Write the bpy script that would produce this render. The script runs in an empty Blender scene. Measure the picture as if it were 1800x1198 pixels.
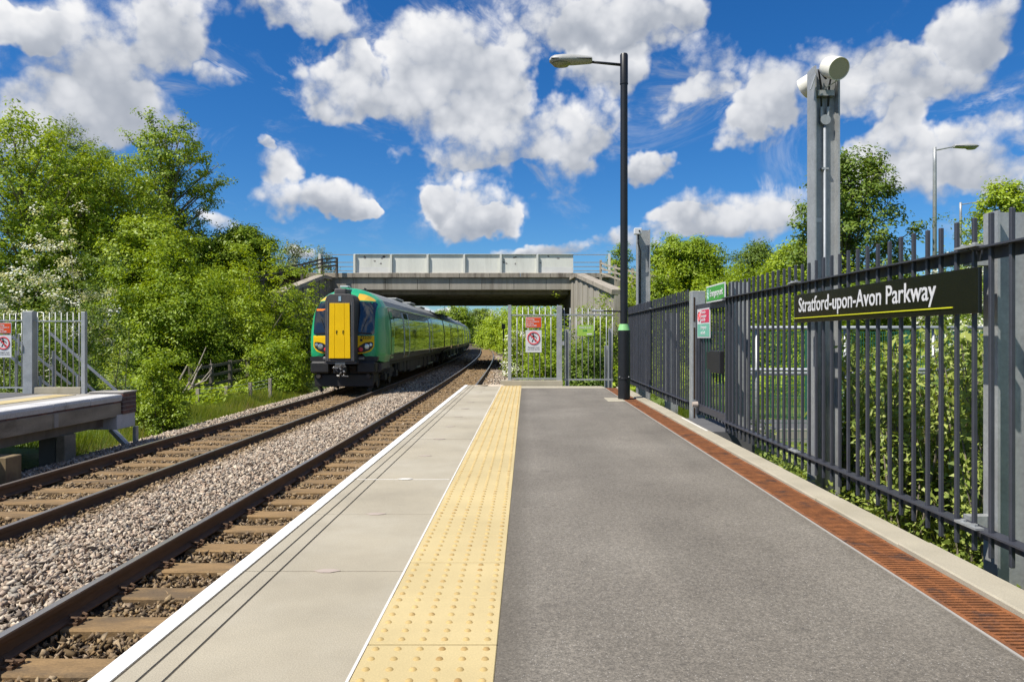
import bpy, bmesh, math, random
import numpy as np
from mathutils import Vector, Matrix

random.seed(7)
RNG = np.random.default_rng(7)
R = math.radians
SC = bpy.context.scene
COL = SC.collection

# ------------------------------------------------------------------ camera
FPX, VPX, VPY, EYE = 1260.0, 925.0, 592.0, 0.94      # measured on the 1800 px wide photograph
cam_data = bpy.data.cameras.new('camera')
cam = bpy.data.objects.new('camera', cam_data)
COL.objects.link(cam)
cam.location = (0, 0, EYE)
cam.rotation_euler = (R(90), 0, 0)
cam_data.sensor_width = 36.0
cam_data.lens = FPX / 1800 * 36.0
cam_data.shift_x = (900 - VPX) / 1800
cam_data.shift_y = (VPY - 599) / 1800
cam_data.clip_start = 0.05
cam_data.clip_end = 6000
SC.camera = cam

# ------------------------------------------------------------------ sun and sky
SUN_EL, SUN_TO = R(56), R(33)          # light travels towards +x, SUN_TO turned towards +y
sdir = Vector((math.cos(SUN_EL) * math.cos(SUN_TO), math.cos(SUN_EL) * math.sin(SUN_TO), -math.sin(SUN_EL)))
sun_data = bpy.data.lights.new('sun', 'SUN')
sun_data.energy = 5.0
sun_data.angle = R(0.53)
sun_data.color = (1.0, 0.945, 0.85)
sun = bpy.data.objects.new('sun', sun_data)
COL.objects.link(sun)
sun.rotation_euler = sdir.to_track_quat('-Z', 'Y').to_euler()

SC.view_settings.view_transform = 'Standard'
SC.view_settings.look = 'None'
SC.view_settings.exposure = 0.5
SC.view_settings.gamma = 1.0
SC.view_settings.use_curve_mapping = False
SC.cycles.use_denoising = True
SC.cycles.max_bounces = 8
SC.cycles.transparent_max_bounces = 8
SC.cycles.caustics_reflective = False
SC.cycles.caustics_refractive = False

world = bpy.data.worlds.new('World')
SC.world = world
world.use_nodes = True
WT = world.node_tree
WT.nodes.clear()


class NG:
    """small helper that writes shader node maths"""
    def __init__(self, tree):
        self.t = tree

    def n(self, kind, **kw):
        nd = self.t.nodes.new(kind)
        for k, v in kw.items():
            setattr(nd, k, v)
        return nd

    def put(self, sock, v):
        if isinstance(v, bpy.types.NodeSocket):
            self.t.links.new(v, sock)
        elif v is not None:
            sock.default_value = v

    def m(self, op, a, b=None, c=None, clamp=False):
        nd = self.t.nodes.new('ShaderNodeMath')
        nd.operation = op
        nd.use_clamp = clamp
        self.put(nd.inputs[0], a)
        self.put(nd.inputs[1], b)
        self.put(nd.inputs[2], c)
        return nd.outputs[0]

    def vm(self, op, a, b=None):
        nd = self.t.nodes.new('ShaderNodeVectorMath')
        nd.operation = op
        self.put(nd.inputs[0], a)
        self.put(nd.inputs[1], b)
        return nd.outputs[0]

    def noise(self, vec, scale, detail=4.0, rough=0.55, distort=0.0, dims='3D'):
        nd = self.t.nodes.new('ShaderNodeTexNoise')
        nd.noise_dimensions = dims
        self.put(nd.inputs['Vector'], vec)
        self.put(nd.inputs['Scale'], scale)
        nd.inputs['Detail'].default_value = detail
        nd.inputs['Roughness'].default_value = rough
        nd.inputs['Distortion'].default_value = distort
        return nd.outputs['Fac']

    def ramp(self, fac, stops, mode='LINEAR'):
        nd = self.t.nodes.new('ShaderNodeValToRGB')
        nd.color_ramp.interpolation = mode
        el = nd.color_ramp.elements
        while len(el) < len(stops):
            el.new(0.5)
        for e, (p, c) in zip(el, stops):
            e.position = p
            e.color = (c[0], c[1], c[2], 1.0) if hasattr(c, '__len__') else (c, c, c, 1.0)
        self.put(nd.inputs[0], fac)
        return nd.outputs[0]

    def mix(self, fac, a, b, mode='MIX'):
        nd = self.t.nodes.new('ShaderNodeMix')
        nd.data_type = 'RGBA'
        nd.blend_type = mode
        self.put(nd.inputs[0], fac)
        for i, v in ((6, a), (7, b)):
            if isinstance(v, bpy.types.NodeSocket):
                self.t.links.new(v, nd.inputs[i])
            else:
                nd.inputs[i].default_value = (v[0], v[1], v[2], 1.0)
        return nd.outputs[2]

    def sstep(self, v, lo, hi):
        nd = self.t.nodes.new('ShaderNodeMapRange')
        nd.interpolation_type = 'SMOOTHSTEP'
        self.put(nd.inputs['Value'], v)
        nd.inputs['From Min'].default_value = lo
        nd.inputs['From Max'].default_value = hi
        return nd.outputs['Result']


CLOUD_GROW = 1.24


def build_world():
    g = NG(WT)
    sky = g.n('ShaderNodeTexSky', sky_type='NISHITA')
    sky.sun_disc = False
    sky.sun_elevation = SUN_EL
    # direction towards the sun is -sdir; azimuth measured clockwise from +y
    sky.sun_rotation = math.atan2(-sdir.x, -sdir.y)
    sky.altitude = 60
    sky.air_density = 1.0
    sky.dust_density = 0.35
    sky.ozone_density = 3.0
    tc = g.n('ShaderNodeTexCoord')
    d = tc.outputs['Generated']
    sp = g.n('ShaderNodeSeparateXYZ')
    WT.links.new(d, sp.inputs[0])
    x, y, z = sp.outputs
    az = g.m('ARCTAN2', x, y)
    el = g.m('ARCSINE', z)
    # domain warp so that cloud outlines are ragged
    wn = g.n('ShaderNodeTexNoise')
    wn.inputs['Scale'].default_value = 6.0
    wn.inputs['Detail'].default_value = 5.0
    wn.inputs['Roughness'].default_value = 0.6
    WT.links.new(d, wn.inputs['Vector'])
    ws = g.n('ShaderNodeSeparateColor')
    WT.links.new(wn.outputs['Color'], ws.inputs[0])
    az = g.m('MULTIPLY_ADD', g.m('SUBTRACT', ws.outputs[0], 0.5), 0.22, az)
    el = g.m('MULTIPLY_ADD', g.m('SUBTRACT', ws.outputs[1], 0.5), 0.15, el)
    # cumulus in view: azimuth, elevation, half widths
    blobs = [
        (160, 95, 200, 120), (300, 60, 90, 70), (60, 210, 120, 70), (210, 215, 150, 60), (385, 150, 45, 26), (20, 40, 60, 40),
        (490, 15, 120, 55), (590, 45, 95, 55), (640, 110, 50, 26),
        (805, 80, 90, 72), (745, 150, 170, 70), (600, 150, 95, 40), (840, 205, 150, 75), (930, 265, 170, 58), (1020, 225, 80, 66),
        (900, 110, 60, 50), (800, 260, 110, 45),
        (1010, 20, 130, 60), (1120, 35, 130, 60), (1060, 120, 60, 40), (1200, 15, 60, 40),
        (1235, 115, 100, 62), (1215, 175, 85, 36), (1285, 240, 60, 32), (1390, 165, 95, 60), (1340, 210, 70, 40),
        (1500, 90, 60, 45), (1530, 170, 80, 60), (1640, 110, 110, 62), (1740, 40, 100, 60), (1560, 120, 60, 40),
        (1620, 290, 170, 75), (1740, 240, 110, 80), (1560, 235, 60, 45), (1790, 330, 80, 50), (1520, 310, 60, 40),
        (550, 352, 108, 40), (520, 292, 56, 34), (478, 262, 22, 16), (635, 372, 36, 22),
        (815, 362, 84, 46), (765, 335, 36, 34), (865, 388, 44, 24),
        (1285, 372, 125, 56), (1190, 400, 60, 34), (1150, 290, 30, 24),
        (945, 445, 75, 24), (385, 378, 40, 20), (565, 448, 30, 16), (1090, 430, 60, 26), (860, 552, 120, 18),
        # beyond the frame the same broken cumulus goes on
        (-260, 150, 190, 90), (-400, 380, 180, 60), (2010, 110, 190, 90), (2200, 350, 200, 70), (400, -230, 240, 110), (1300, -200, 260, 110),
    ]
    tot = None
    rel = None
    for (px, py, rx, ry) in blobs:
        u = (px - VPX) / FPX
        v = (VPY - py) / FPX
        a0 = math.atan(u)
        e0 = math.atan(v * math.cos(a0))
        ra = rx / FPX * math.cos(a0) ** 2 * CLOUD_GROW
        re = ry / FPX * math.cos(e0) ** 2 * math.cos(a0) * CLOUD_GROW
        da = g.m('MULTIPLY_ADD', az, 1 / ra, -a0 / ra)
        de = g.m('MULTIPLY_ADD', el, 1 / re, -e0 / re)
        q = g.m('MULTIPLY_ADD', de, de, g.m('MULTIPLY', da, da))
        val = g.m('SUBTRACT', 1.0, q, clamp=True)
        rel = g.m('MULTIPLY', val, de) if rel is None else g.m('MULTIPLY_ADD', val, de, rel)
        tot = val if tot is None else g.m('ADD', tot, val)
    relh = g.m('DIVIDE', rel, g.m('ADD', tot, 0.15))
    # elsewhere on the dome: plain broken cloud of the same cover
    cover = g.noise(d, 3.2, 2.0, 0.5)
    away = g.m('SUBTRACT', 1.0, g.m('MULTIPLY', g.sstep(y, 0.05, 0.45), g.m('SUBTRACT', 1.0, g.sstep(z, 0.62, 0.8))))
    gen = g.m('MULTIPLY', g.m('MULTIPLY', g.sstep(cover, 0.46, 0.62), away), g.sstep(z, 0.02, 0.15))
    body = g.m('MINIMUM', g.m('ADD', tot, gen), 1.1)
    fb = g.noise(d, 6.5, 8.0, 0.62, 0.0)
    fb2 = g.noise(g.vm('ADD', d, (-0.022, -0.012, 0.030)), 6.5, 4.0, 0.60, 0.0)
    bil = g.n('ShaderNodeTexVoronoi', feature='F1')
    bil.inputs['Scale'].default_value = 20.0
    bil.inputs['Detail'].default_value = 2.0
    bil.inputs['Roughness'].default_value = 0.6
    WT.links.new(d, bil.inputs['Vector'])
    puff = g.m('SUBTRACT', 0.42, bil.outputs['Distance'])
    fine = g.noise(d, 4.0, 3.0, 0.55)
    dens = g.m('ADD', g.m('MULTIPLY', body, 1.18), g.m('MULTIPLY', g.m('SUBTRACT', fb, 0.5), 3.4))
    dens = g.m('ADD', dens, g.m('MULTIPLY', puff, 0.55))
    thin = g.sstep(body, 0.0, 0.50)
    alpha = g.m('MULTIPLY', g.sstep(dens, 0.04, 0.86), thin)
    # thin veils and torn shreds round the heaps
    veil = g.noise(g.vm('MULTIPLY', d, (1.0, 1.0, 1.9)), 5.5, 6.0, 0.68, 0.9)
    veil = g.m('MULTIPLY', g.sstep(veil, 0.50, 0.72), g.m('MULTIPLY_ADD', g.sstep(body, 0.0, 0.35), 0.62, 0.26))
    alpha = g.m('MAXIMUM', alpha, g.m('MULTIPLY', veil, g.sstep(z, 0.03, 0.12)))
    # light from above and the left, greyer bellies
    lit = g.m('MULTIPLY_ADD', g.m('SUBTRACT', fb, fb2), 1.35, 0.81)
    lit = g.m('MULTIPLY_ADD', relh, 0.70, lit)
    lit = g.m('MULTIPLY_ADD', puff, 0.55, lit)
    lit = g.m('SUBTRACT', lit, g.m('MULTIPLY', g.sstep(dens, 0.7, 1.6), 0.22))
    lit = g.m('ADD', lit, g.m('MULTIPLY', g.m('SUBTRACT', fine, 0.5), 0.55))
    ccol = g.ramp(lit, [(0.0, (0.40, 0.44, 0.51)), (0.30, (0.52, 0.555, 0.615)), (0.62, (0.78, 0.80, 0.835)), (1.0, (1.0, 1.0, 1.0))])
    ccol = g.vm('MULTIPLY', ccol, (9.1, 9.1, 9.2))
    hs = g.n('ShaderNodeHueSaturation')
    hs.inputs['Saturation'].default_value = 1.30
    hs.inputs['Value'].default_value = 1.0
    WT.links.new(sky.outputs[0], hs.inputs['Color'])
    tint = g.ramp(z, [(0.0, (0.60, 0.86, 1.15)), (0.12, (0.54, 0.85, 1.14)), (0.34, (0.47, 0.85, 1.14))])
    blue = g.vm('MULTIPLY', hs.outputs[0], tint)
    colr = g.mix(alpha, blue, ccol)
    bg = g.n('ShaderNodeBackground')
    bg.inputs['Strength'].default_value = 0.073
    WT.links.new(colr, bg.inputs['Color'])
    out = g.n('ShaderNodeOutputWorld')
    WT.links.new(bg.outputs[0], out.inputs['Surface'])
    world.cycles.sampling_method = 'MANUAL'
    world.cycles.sample_map_resolution = 512


build_world()


# ------------------------------------------------------------------ geometry helpers
def pix(px, py, D):
    """a photograph position at distance D along the platform -> place"""
    return Vector(((px - VPX) / FPX * D, D, EYE - (py - VPY) / FPX * D))


def world_loc(o):
    v = Vector((0, 0, 0))
    while o is not None:
        v += Vector(o.location)
        o = o.parent
    return v


class MB:
    """collects shapes and links them as one mesh object"""
    def __init__(self):
        self.v = []
        self.f = []
        self.fm = []
        self.cur = 0

    def add(self, vs, fs):
        b = len(self.v)
        self.v += [tuple(p) for p in vs]
        self.f += [tuple(i + b for i in q) for q in fs]
        self.fm += [self.cur] * len(fs)
        return self

    def box(self, x0, x1, y0, y1, z0, z1, M=None):
        vs = [(x, y, z) for z in (z0, z1) for y in (y0, y1) for x in (x0, x1)]
        if M is not None:
            vs = [M @ Vector(p) for p in vs]
        return self.add(vs, [(0, 2, 3, 1), (4, 5, 7, 6), (0, 1, 5, 4), (1, 3, 7, 5), (3, 2, 6, 7), (2, 0, 4, 6)])

    def bar(self, p0, p1, w, h, up=(0, 0, 1)):
        p0, p1 = Vector(p0), Vector(p1)
        a = (p1 - p0).normalized()
        up = Vector(up)
        s = a.cross(up)
        if s.length < 1e-4:
            s = a.cross(Vector((0, 1, 0)))
        s.normalize()
        u = s.cross(a).normalized()
        vs = []
        for p in (p0, p1):
            for (i, j) in ((-1, -1), (1, -1), (1, 1), (-1, 1)):
                vs.append(p + s * (i * w / 2) + u * (j * h / 2))
        return self.add(vs, [(0, 1, 2, 3), (7, 6, 5, 4), (0, 4, 5, 1), (1, 5, 6, 2), (2, 6, 7, 3), (3, 7, 4, 0)])

    def tube(self, pts, rad, n=8, cap=True):
        pts = [Vector(p) for p in pts]
        if not hasattr(rad, '__len__'):
            rad = [rad] * len(pts)
        vs, fs = [], []
        prev = None
        for i, p in enumerate(pts):
            a = pts[min(i + 1, len(pts) - 1)] - pts[max(i - 1, 0)]
            if a.length < 1e-9:
                a = Vector((0, 0, 1))
            a.normalize()
            if prev is None:
                s = a.cross(Vector((0, 0, 1)))
                if s.length < 1e-3:
                    s = a.cross(Vector((0, 1, 0)))
            else:
                s = prev - a * prev.dot(a)
            s.normalize()
            prev = s
            u = a.cross(s)
            for k in range(n):
                t = 2 * math.pi * k / n
                vs.append(p + (s * math.cos(t) + u * math.sin(t)) * rad[i])
        for i in range(len(pts) - 1):
            for k in range(n):
                k2 = (k + 1) % n
                fs.append((i * n + k, i * n + k2, (i + 1) * n + k2, (i + 1) * n + k))
        if cap:
            fs.append(tuple(range(n - 1, -1, -1)))
            fs.append(tuple(range((len(pts) - 1) * n, len(pts) * n)))
        return self.add(vs, fs)

    def prism(self, poly, axis, a0, a1):
        """poly: 2-D outline; axis: 'x','y','z' extruded from a0 to a1"""
        n = len(poly)

        def P(q, a):
            if axis == 'y':
                return (q[0], a, q[1])
            if axis == 'x':
                return (a, q[0], q[1])
            return (q[0], q[1], a)
        vs = [P(q, a0) for q in poly] + [P(q, a1) for q in poly]
        fs = [tuple(range(n)), tuple(range(2 * n - 1, n - 1, -1))]
        for i in range(n):
            j = (i + 1) % n
            fs.append((i, i + n, j + n, j))
        return self.add(vs, fs)

    def grid(self, P, nu, nv):
        """P: function (i, j) -> point"""
        vs = [P(i, j) for j in range(nv) for i in range(nu)]
        fs = [(j * nu + i, j * nu + i + 1, (j + 1) * nu + i + 1, (j + 1) * nu + i) for j in range(nv - 1) for i in range(nu - 1)]
        return self.add(vs, fs)

    def mesh(self, name, mat=None, smooth=False, bevel=0.0, off=None, seg=1, recalc=True):
        me = bpy.data.meshes.new(name)
        vs = self.v if off is None else [(p[0] - off[0], p[1] - off[1], p[2] - off[2]) for p in self.v]
        me.from_pydata(vs, [], self.f)
        mats = mat if isinstance(mat, (list, tuple)) else [mat]
        for m_ in mats:
            if m_ is not None:
                me.materials.append(m_)
        if len(mats) > 1:
            me.polygons.foreach_set('material_index', self.fm)
        if recalc or bevel > 0:
            bm = bmesh.new()
            bm.from_mesh(me)
            if recalc:
                bmesh.ops.recalc_face_normals(bm, faces=bm.faces)
            if bevel > 0:
                es = [e for e in bm.edges if len(e.link_faces) == 2 and e.calc_face_angle(0) > 0.6]
                bmesh.ops.bevel(bm, geom=es, offset=bevel, segments=seg, affect='EDGES', profile=0.6)
            bm.to_mesh(me)
            bm.free()
        if smooth:
            me.polygons.foreach_set('use_smooth', [True] * len(me.polygons))
        me.update()
        return me

    def build(self, name, mat, parent=None, smooth=False, bevel=0.0, local=False, seg=1, recalc=True):
        off = None
        if parent is not None and not local:
            off = world_loc(parent)
        me = self.mesh(name, mat, smooth, bevel, off, seg, recalc)
        return link(name, me, parent)


def link(name, me, parent=None, loc=None):
    o = bpy.data.objects.new(name, me)
    COL.objects.link(o)
    if parent is not None:
        o.parent = parent
    if loc is not None:
        o.location = loc
    return o


def smooth_by_angle(o, deg=35):
    me = o.data
    me.polygons.foreach_set('use_smooth', [True] * len(me.polygons))
    me.set_sharp_from_angle(angle=R(deg))


def thing(name, label, cat, loc=(0, 0, 0), group=None, rz=0.0):
    o = bpy.data.objects.new(name, None)
    COL.objects.link(o)
    o.location = loc
    o.rotation_euler = (0, 0, rz)
    o.empty_display_size = 0.2
    tag(o, label, cat, group)
    return o


def tag(o, label, cat, group=None):
    o['label'] = label
    o['category'] = cat
    if group:
        o['group'] = group
    return o


def structure(o, label=None):
    o['kind'] = 'structure'
    if label:
        o['label'] = label
    return o


def one(x0, x1, y0, y1, z0, z1, name, mat, parent=None, bevel=0.0):
    return MB().box(x0, x1, y0, y1, z0, z1).build(name, mat, parent, bevel=bevel)


# ------------------------------------------------------------------ materials
MATS = {}


def pmat(name, base, rough=0.6, metal=0.0, var=0.15, scale=3.0, bump=0.0, bscale=60.0, coat=0.0, second=None, sfac=(0.5, 0.7),
         fine=0.0, fscale=120.0, spec=0.5, stretch=None, attr=None):
    m_ = bpy.data.materials.new(name)
    m_.use_nodes = True
    t = m_.node_tree
    t.nodes.clear()
    g = NG(t)
    bs = g.n('ShaderNodeBsdfPrincipled')
    out = g.n('ShaderNodeOutputMaterial')
    t.links.new(bs.outputs[0], out.inputs[0])
    geo = g.n('ShaderNodeNewGeometry')
    pos = geo.outputs['Position']
    if stretch:
        pos = g.vm('MULTIPLY', pos, stretch)
    n1 = g.noise(pos, scale, 5.0, 0.6)
    lo = [c * (1 - var) for c in base]
    hi = [min(1.0, c * (1 + var)) for c in base]
    col = g.ramp(n1, [(0.3, lo), (0.7, hi)])
    if second is not None:
        n2 = g.noise(pos, scale * 0.45, 6.0, 0.65)
        col = g.mix(g.sstep(n2, sfac[0], sfac[1]), col, second)
    if fine > 0:
        n3 = g.noise(pos, fscale, 2.0, 0.7)
        col = g.mix(1.0, col, g.ramp(n3, [(0.3, 1 - fine), (0.7, 1 + fine)]), 'MULTIPLY')
    if attr:
        at = g.n('ShaderNodeAttribute', attribute_name=attr)
        col = g.mix(1.0, col, g.ramp(at.outputs['Fac'], [(0.0, 0.65), (1.0, 1.25)]), 'MULTIPLY')
    t.links.new(col, bs.inputs['Base Color'])
    bs.inputs['Roughness'].default_value = rough
    bs.inputs['Metallic'].default_value = metal
    bs.inputs['Specular IOR Level'].default_value = spec
    if coat > 0:
        bs.inputs['Coat Weight'].default_value = coat
        bs.inputs['Coat Roughness'].default_value = 0.04
    if bump > 0:
        b = g.n('ShaderNodeBump')
        b.inputs['Strength'].default_value = bump
        b.inputs['Distance'].default_value = 0.01
        t.links.new(g.noise(pos, bscale, 4.0, 0.65), b.inputs['Height'])
        t.links.new(b.outputs[0], bs.inputs['Normal'])
    MATS[name] = m_
    return m_


def leaf_mat(name, dark, mid, light, trans=0.35, rough=0.5):
    m_ = bpy.data.materials.new(name)
    m_.use_nodes = True
    t = m_.node_tree
    t.nodes.clear()
    g = NG(t)
    at = g.n('ShaderNodeAttribute', attribute_name='rnd')
    col = g.ramp(at.outputs['Fac'], [(0.0, dark), (0.5, mid), (1.0, light)])
    bs = g.n('ShaderNodeBsdfPrincipled')
    bs.inputs['Roughness'].default_value = rough
    bs.inputs['Specular IOR Level'].default_value = 0.35
    t.links.new(col, bs.inputs['Base Color'])
    tr = g.n('ShaderNodeBsdfTranslucent')
    tc = g.mix(1.0, col, (1.5, 1.35, 0.5), 'MULTIPLY')
    t.links.new(tc, tr.inputs['Color'])
    mx = g.n('ShaderNodeMixShader')
    mx.inputs[0].default_value = trans
    t.links.new(bs.outputs[0], mx.inputs[1])
    t.links.new(tr.outputs[0], mx.inputs[2])
    out = g.n('ShaderNodeOutputMaterial')
    t.links.new(mx.outputs[0], out.inputs[0])
    MATS[name] = m_
    return m_


def stone_mat():
    m_ = bpy.data.materials.new('ballast stone')
    m_.use_nodes = True
    t = m_.node_tree
    t.nodes.clear()
    g = NG(t)
    bs = g.n('ShaderNodeBsdfPrincipled')
    out = g.n('ShaderNodeOutputMaterial')
    t.links.new(bs.outputs[0], out.inputs[0])
    a = g.n('ShaderNodeAttribute', attribute_name='rnd').outputs['Fac']
    r_ = g.n('ShaderNodeAttribute', attribute_name='rust').outputs['Fac']
    clean = g.ramp(a, [(0.0, (0.11, 0.093, 0.075)), (0.15, (0.23, 0.175, 0.130)), (0.35, (0.41, 0.305, 0.225)), (0.55, (0.26, 0.24, 0.205)), (0.8, (0.45, 0.365, 0.28)), (1.0, (0.57, 0.49, 0.385))])
    rusty = g.ramp(a, [(0.0, (0.075, 0.047, 0.019)), (0.4, (0.145, 0.092, 0.036)), (0.7, (0.21, 0.13, 0.055)), (1.0, (0.27, 0.195, 0.10))])
    col = g.mix(r_, clean, rusty)
    pos = g.n('ShaderNodeNewGeometry').outputs['Position']
    col = g.mix(1.0, col, g.ramp(g.noise(pos, 90.0, 3.0, 0.7), [(0.3, 0.78), (0.7, 1.2)]), 'MULTIPLY')
    t.links.new(col, bs.inputs['Base Color'])
    bs.inputs['Roughness'].default_value = 0.85
    MATS['stone'] = m_
    return m_


def asphalt_mat():
    m_ = bpy.data.materials.new('asphalt')
    m_.use_nodes = True
    t = m_.node_tree
    t.nodes.clear()
    g = NG(t)
    bs = g.n('ShaderNodeBsdfPrincipled')
    out = g.n('ShaderNodeOutputMaterial')
    t.links.new(bs.outputs[0], out.inputs[0])
    pos = g.n('ShaderNodeNewGeometry').outputs['Position']
    big = g.noise(pos, 0.9, 5.0, 0.6)
    col = g.ramp(big, [(0.25, (0.114, 0.100, 0.081)), (0.5, (0.153, 0.136, 0.111)), (0.75, (0.194, 0.175, 0.145))])
    tire = g.noise(g.vm('MULTIPLY', pos, (2.2, 0.25, 1)), 1.0, 4.0, 0.6)
    col = g.mix(1.0, col, g.ramp(tire, [(0.35, 0.90), (0.65, 1.10)]), 'MULTIPLY')
    grit = g.noise(pos, 150.0, 4.0, 0.80)
    col = g.mix(1.0, col, g.ramp(grit, [(0.30, 0.42), (0.50, 0.95), (0.70, 1.75)]), 'MULTIPLY')
    vo = g.n('ShaderNodeTexVoronoi')
    vo.inputs['Scale'].default_value = 150.0
    t.links.new(pos, vo.inputs['Vector'])
    sel = g.n('ShaderNodeSeparateColor')
    t.links.new(vo.outputs['Color'], sel.inputs[0])
    patch = g.sstep(g.noise(pos, 2.3, 3.0, 0.6), 0.36, 0.62)
    fleck = g.m('MULTIPLY', g.m('LESS_THAN', vo.outputs['Distance'], 0.30), g.m('GREATER_THAN', sel.outputs[0], g.m('SUBTRACT', 0.975, g.m('MULTIPLY', patch, 0.10))))
    mott = g.noise(pos, 48.0, 3.0, 0.65)
    col = g.mix(1.0, col, g.ramp(mott, [(0.30, 0.80), (0.70, 1.22)]), 'MULTIPLY')
    col = g.mix(g.m('MULTIPLY', fleck, 0.8), col, (0.36, 0.34, 0.31))
    spots = g.sstep(g.noise(pos, 3.1, 4.0, 0.6), 0.60, 0.74)
    col = g.mix(g.m('MULTIPLY', spots, 0.45), col, (0.075, 0.066, 0.054))
    gum = g.n('ShaderNodeTexVoronoi')
    gum.inputs['Scale'].default_value = 3.4
    t.links.new(pos, gum.inputs['Vector'])
    gsel = g.n('ShaderNodeSeparateColor')
    t.links.new(gum.outputs['Color'], gsel.inputs[0])
    gm = g.m('MULTIPLY', g.m('LESS_THAN', gum.outputs['Distance'], 0.062), g.m('GREATER_THAN', gsel.outputs[1], 0.72))
    col = g.mix(g.m('MULTIPLY', gm, 0.55), col, (0.060, 0.056, 0.052))
    sep = g.n('ShaderNodeSeparateXYZ')
    t.links.new(pos, sep.inputs[0])
    wob = g.m('MULTIPLY_ADD', g.noise(pos, 2.0, 4.0, 0.6), 0.10, sep.outputs[0])
    e1 = g.sstep(wob, -0.02, 0.10)
    e2 = g.m('SUBTRACT', 1.0, g.sstep(wob, 1.42, 1.54))
    dirt = g.m('SUBTRACT', 1.0, g.m('MULTIPLY', e1, e2))
    col = g.mix(g.m('MULTIPLY', dirt, 0.45), col, (0.080, 0.068, 0.050))
    t.links.new(col, bs.inputs['Base Color'])
    bs.inputs['Roughness'].default_value = 0.82
    b = g.n('ShaderNodeBump')
    b.inputs['Strength'].default_value = 0.55
    b.inputs['Distance'].default_value = 0.004
    t.links.new(g.noise(pos, 170.0, 3.0, 0.7), b.inputs['Height'])
    t.links.new(b.outputs[0], bs.inputs['Normal'])
    MATS['asphalt'] = m_


def ground_mat():
    m_ = bpy.data.materials.new('grassy ground')
    m_.use_nodes = True
    t = m_.node_tree
    t.nodes.clear()
    g = NG(t)
    bs = g.n('ShaderNodeBsdfPrincipled')
    out = g.n('ShaderNodeOutputMaterial')
    t.links.new(bs.outputs[0], out.inputs[0])
    pos = g.n('ShaderNodeNewGeometry').outputs['Position']
    col = g.ramp(g.noise(pos, 0.5, 6.0, 0.65), [(0.3, (0.075, 0.115, 0.018)), (0.55, (0.115, 0.165, 0.025)), (0.75, (0.19, 0.18, 0.06))])
    col = g.mix(1.0, col, g.ramp(g.noise(pos, 14.0, 4.0, 0.7), [(0.3, 0.6), (0.7, 1.3)]), 'MULTIPLY')
    t.links.new(col, bs.inputs['Base Color'])
    bs.inputs['Roughness'].default_value = 0.9
    b = g.n('ShaderNodeBump')
    b.inputs['Strength'].default_value = 1.0
    b.inputs['Distance'].default_value = 0.06
    t.links.new(g.noise(pos, 9.0, 5.0, 0.7), b.inputs['Height'])
    t.links.new(b.outputs[0], bs.inputs['Normal'])
    MATS['ground'] = m_


stone_mat()
asphalt_mat()
ground_mat()
pmat('ballast bed', (0.07, 0.052, 0.036), 0.95, var=0.35, scale=18, bump=1.0, bscale=26, fine=0.35, fscale=45)
pmat('concrete', (0.304, 0.285, 0.255), 0.85, var=0.09, scale=2.0, bump=0.12, bscale=180, fine=0.10, fscale=260)
pmat('coping', (0.325, 0.288, 0.215), 0.85, var=0.13, scale=1.7, bump=0.25, bscale=200, fine=0.17, fscale=210, second=(0.385, 0.35, 0.275), sfac=(0.42, 0.70))
pmat('groove dirt', (0.07, 0.058, 0.04), 0.9, var=0.3)
pmat('kerb stone', (0.350, 0.315, 0.239), 0.85, var=0.10, scale=3.0, bump=0.2, bscale=160, fine=0.12, fscale=200, second=(0.274, 0.243, 0.167), sfac=(0.52, 0.72))
pmat('white paint', (0.72, 0.71, 0.68), 0.6, var=0.08, scale=5, fine=0.05, fscale=90, second=(0.50, 0.48, 0.44), sfac=(0.62, 0.72))
pmat('worn white paint', (0.502, 0.494, 0.486), 0.75, var=0.1, scale=5, fine=0.10, fscale=40, second=(0.266, 0.251, 0.236), sfac=(0.58, 0.72))
pmat('pale mortar', (0.357, 0.296, 0.251), 0.8, var=0.08)
pmat('white mortar', (0.60, 0.575, 0.53), 0.8, var=0.08, scale=8)
pmat('tactile yellow', (0.462, 0.370, 0.186), 0.8, var=0.10, scale=1.6, bump=0.15, bscale=200, fine=0.08, fscale=160, second=(0.325, 0.222, 0.088), sfac=(0.58, 0.73))
pmat('tactile blister', (0.425, 0.305, 0.120), 0.8, var=0.16, scale=14, second=(0.30, 0.185, 0.062), sfac=(0.50, 0.68))
pmat('rust grate', (0.200, 0.071, 0.021), 0.9, var=0.4, scale=14, fine=0.25, fscale=160, second=(0.075, 0.036, 0.022), sfac=(0.52, 0.68))
pmat('drain dark', (0.035, 0.018, 0.010), 0.95, var=0.3)
pmat('fence paint', (0.042, 0.044, 0.056), 0.45, var=0.15, scale=9, spec=0.5, fine=0.08, fscale=90)
pmat('galvanised', (0.350, 0.361, 0.365), 0.48, metal=0.35, var=0.13, scale=7, fine=0.10, fscale=50, second=(0.281, 0.296, 0.304), sfac=(0.5, 0.7))
pmat('dull galvanised', (0.274, 0.296, 0.327), 0.55, metal=0.25, var=0.13, scale=5, fine=0.08, fscale=50)
pmat('black paint', (0.009, 0.009, 0.011), 0.40, var=0.2, scale=8)
pmat('black plastic', (0.012, 0.012, 0.014), 0.5, var=0.15)
pmat('reflective green', (0.228, 0.502, 0.198), 0.4, var=0.04)
pmat('lamp grey', (0.334, 0.334, 0.327), 0.5, var=0.08)
pmat('lamp bowl', (0.28, 0.28, 0.17), 0.25, var=0.1)
pmat('cream plastic', (0.68, 0.655, 0.58), 0.45, var=0.03)
pmat('cream grille', (0.40, 0.36, 0.28), 0.7, var=0.05, fine=0.2, fscale=300)
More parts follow.
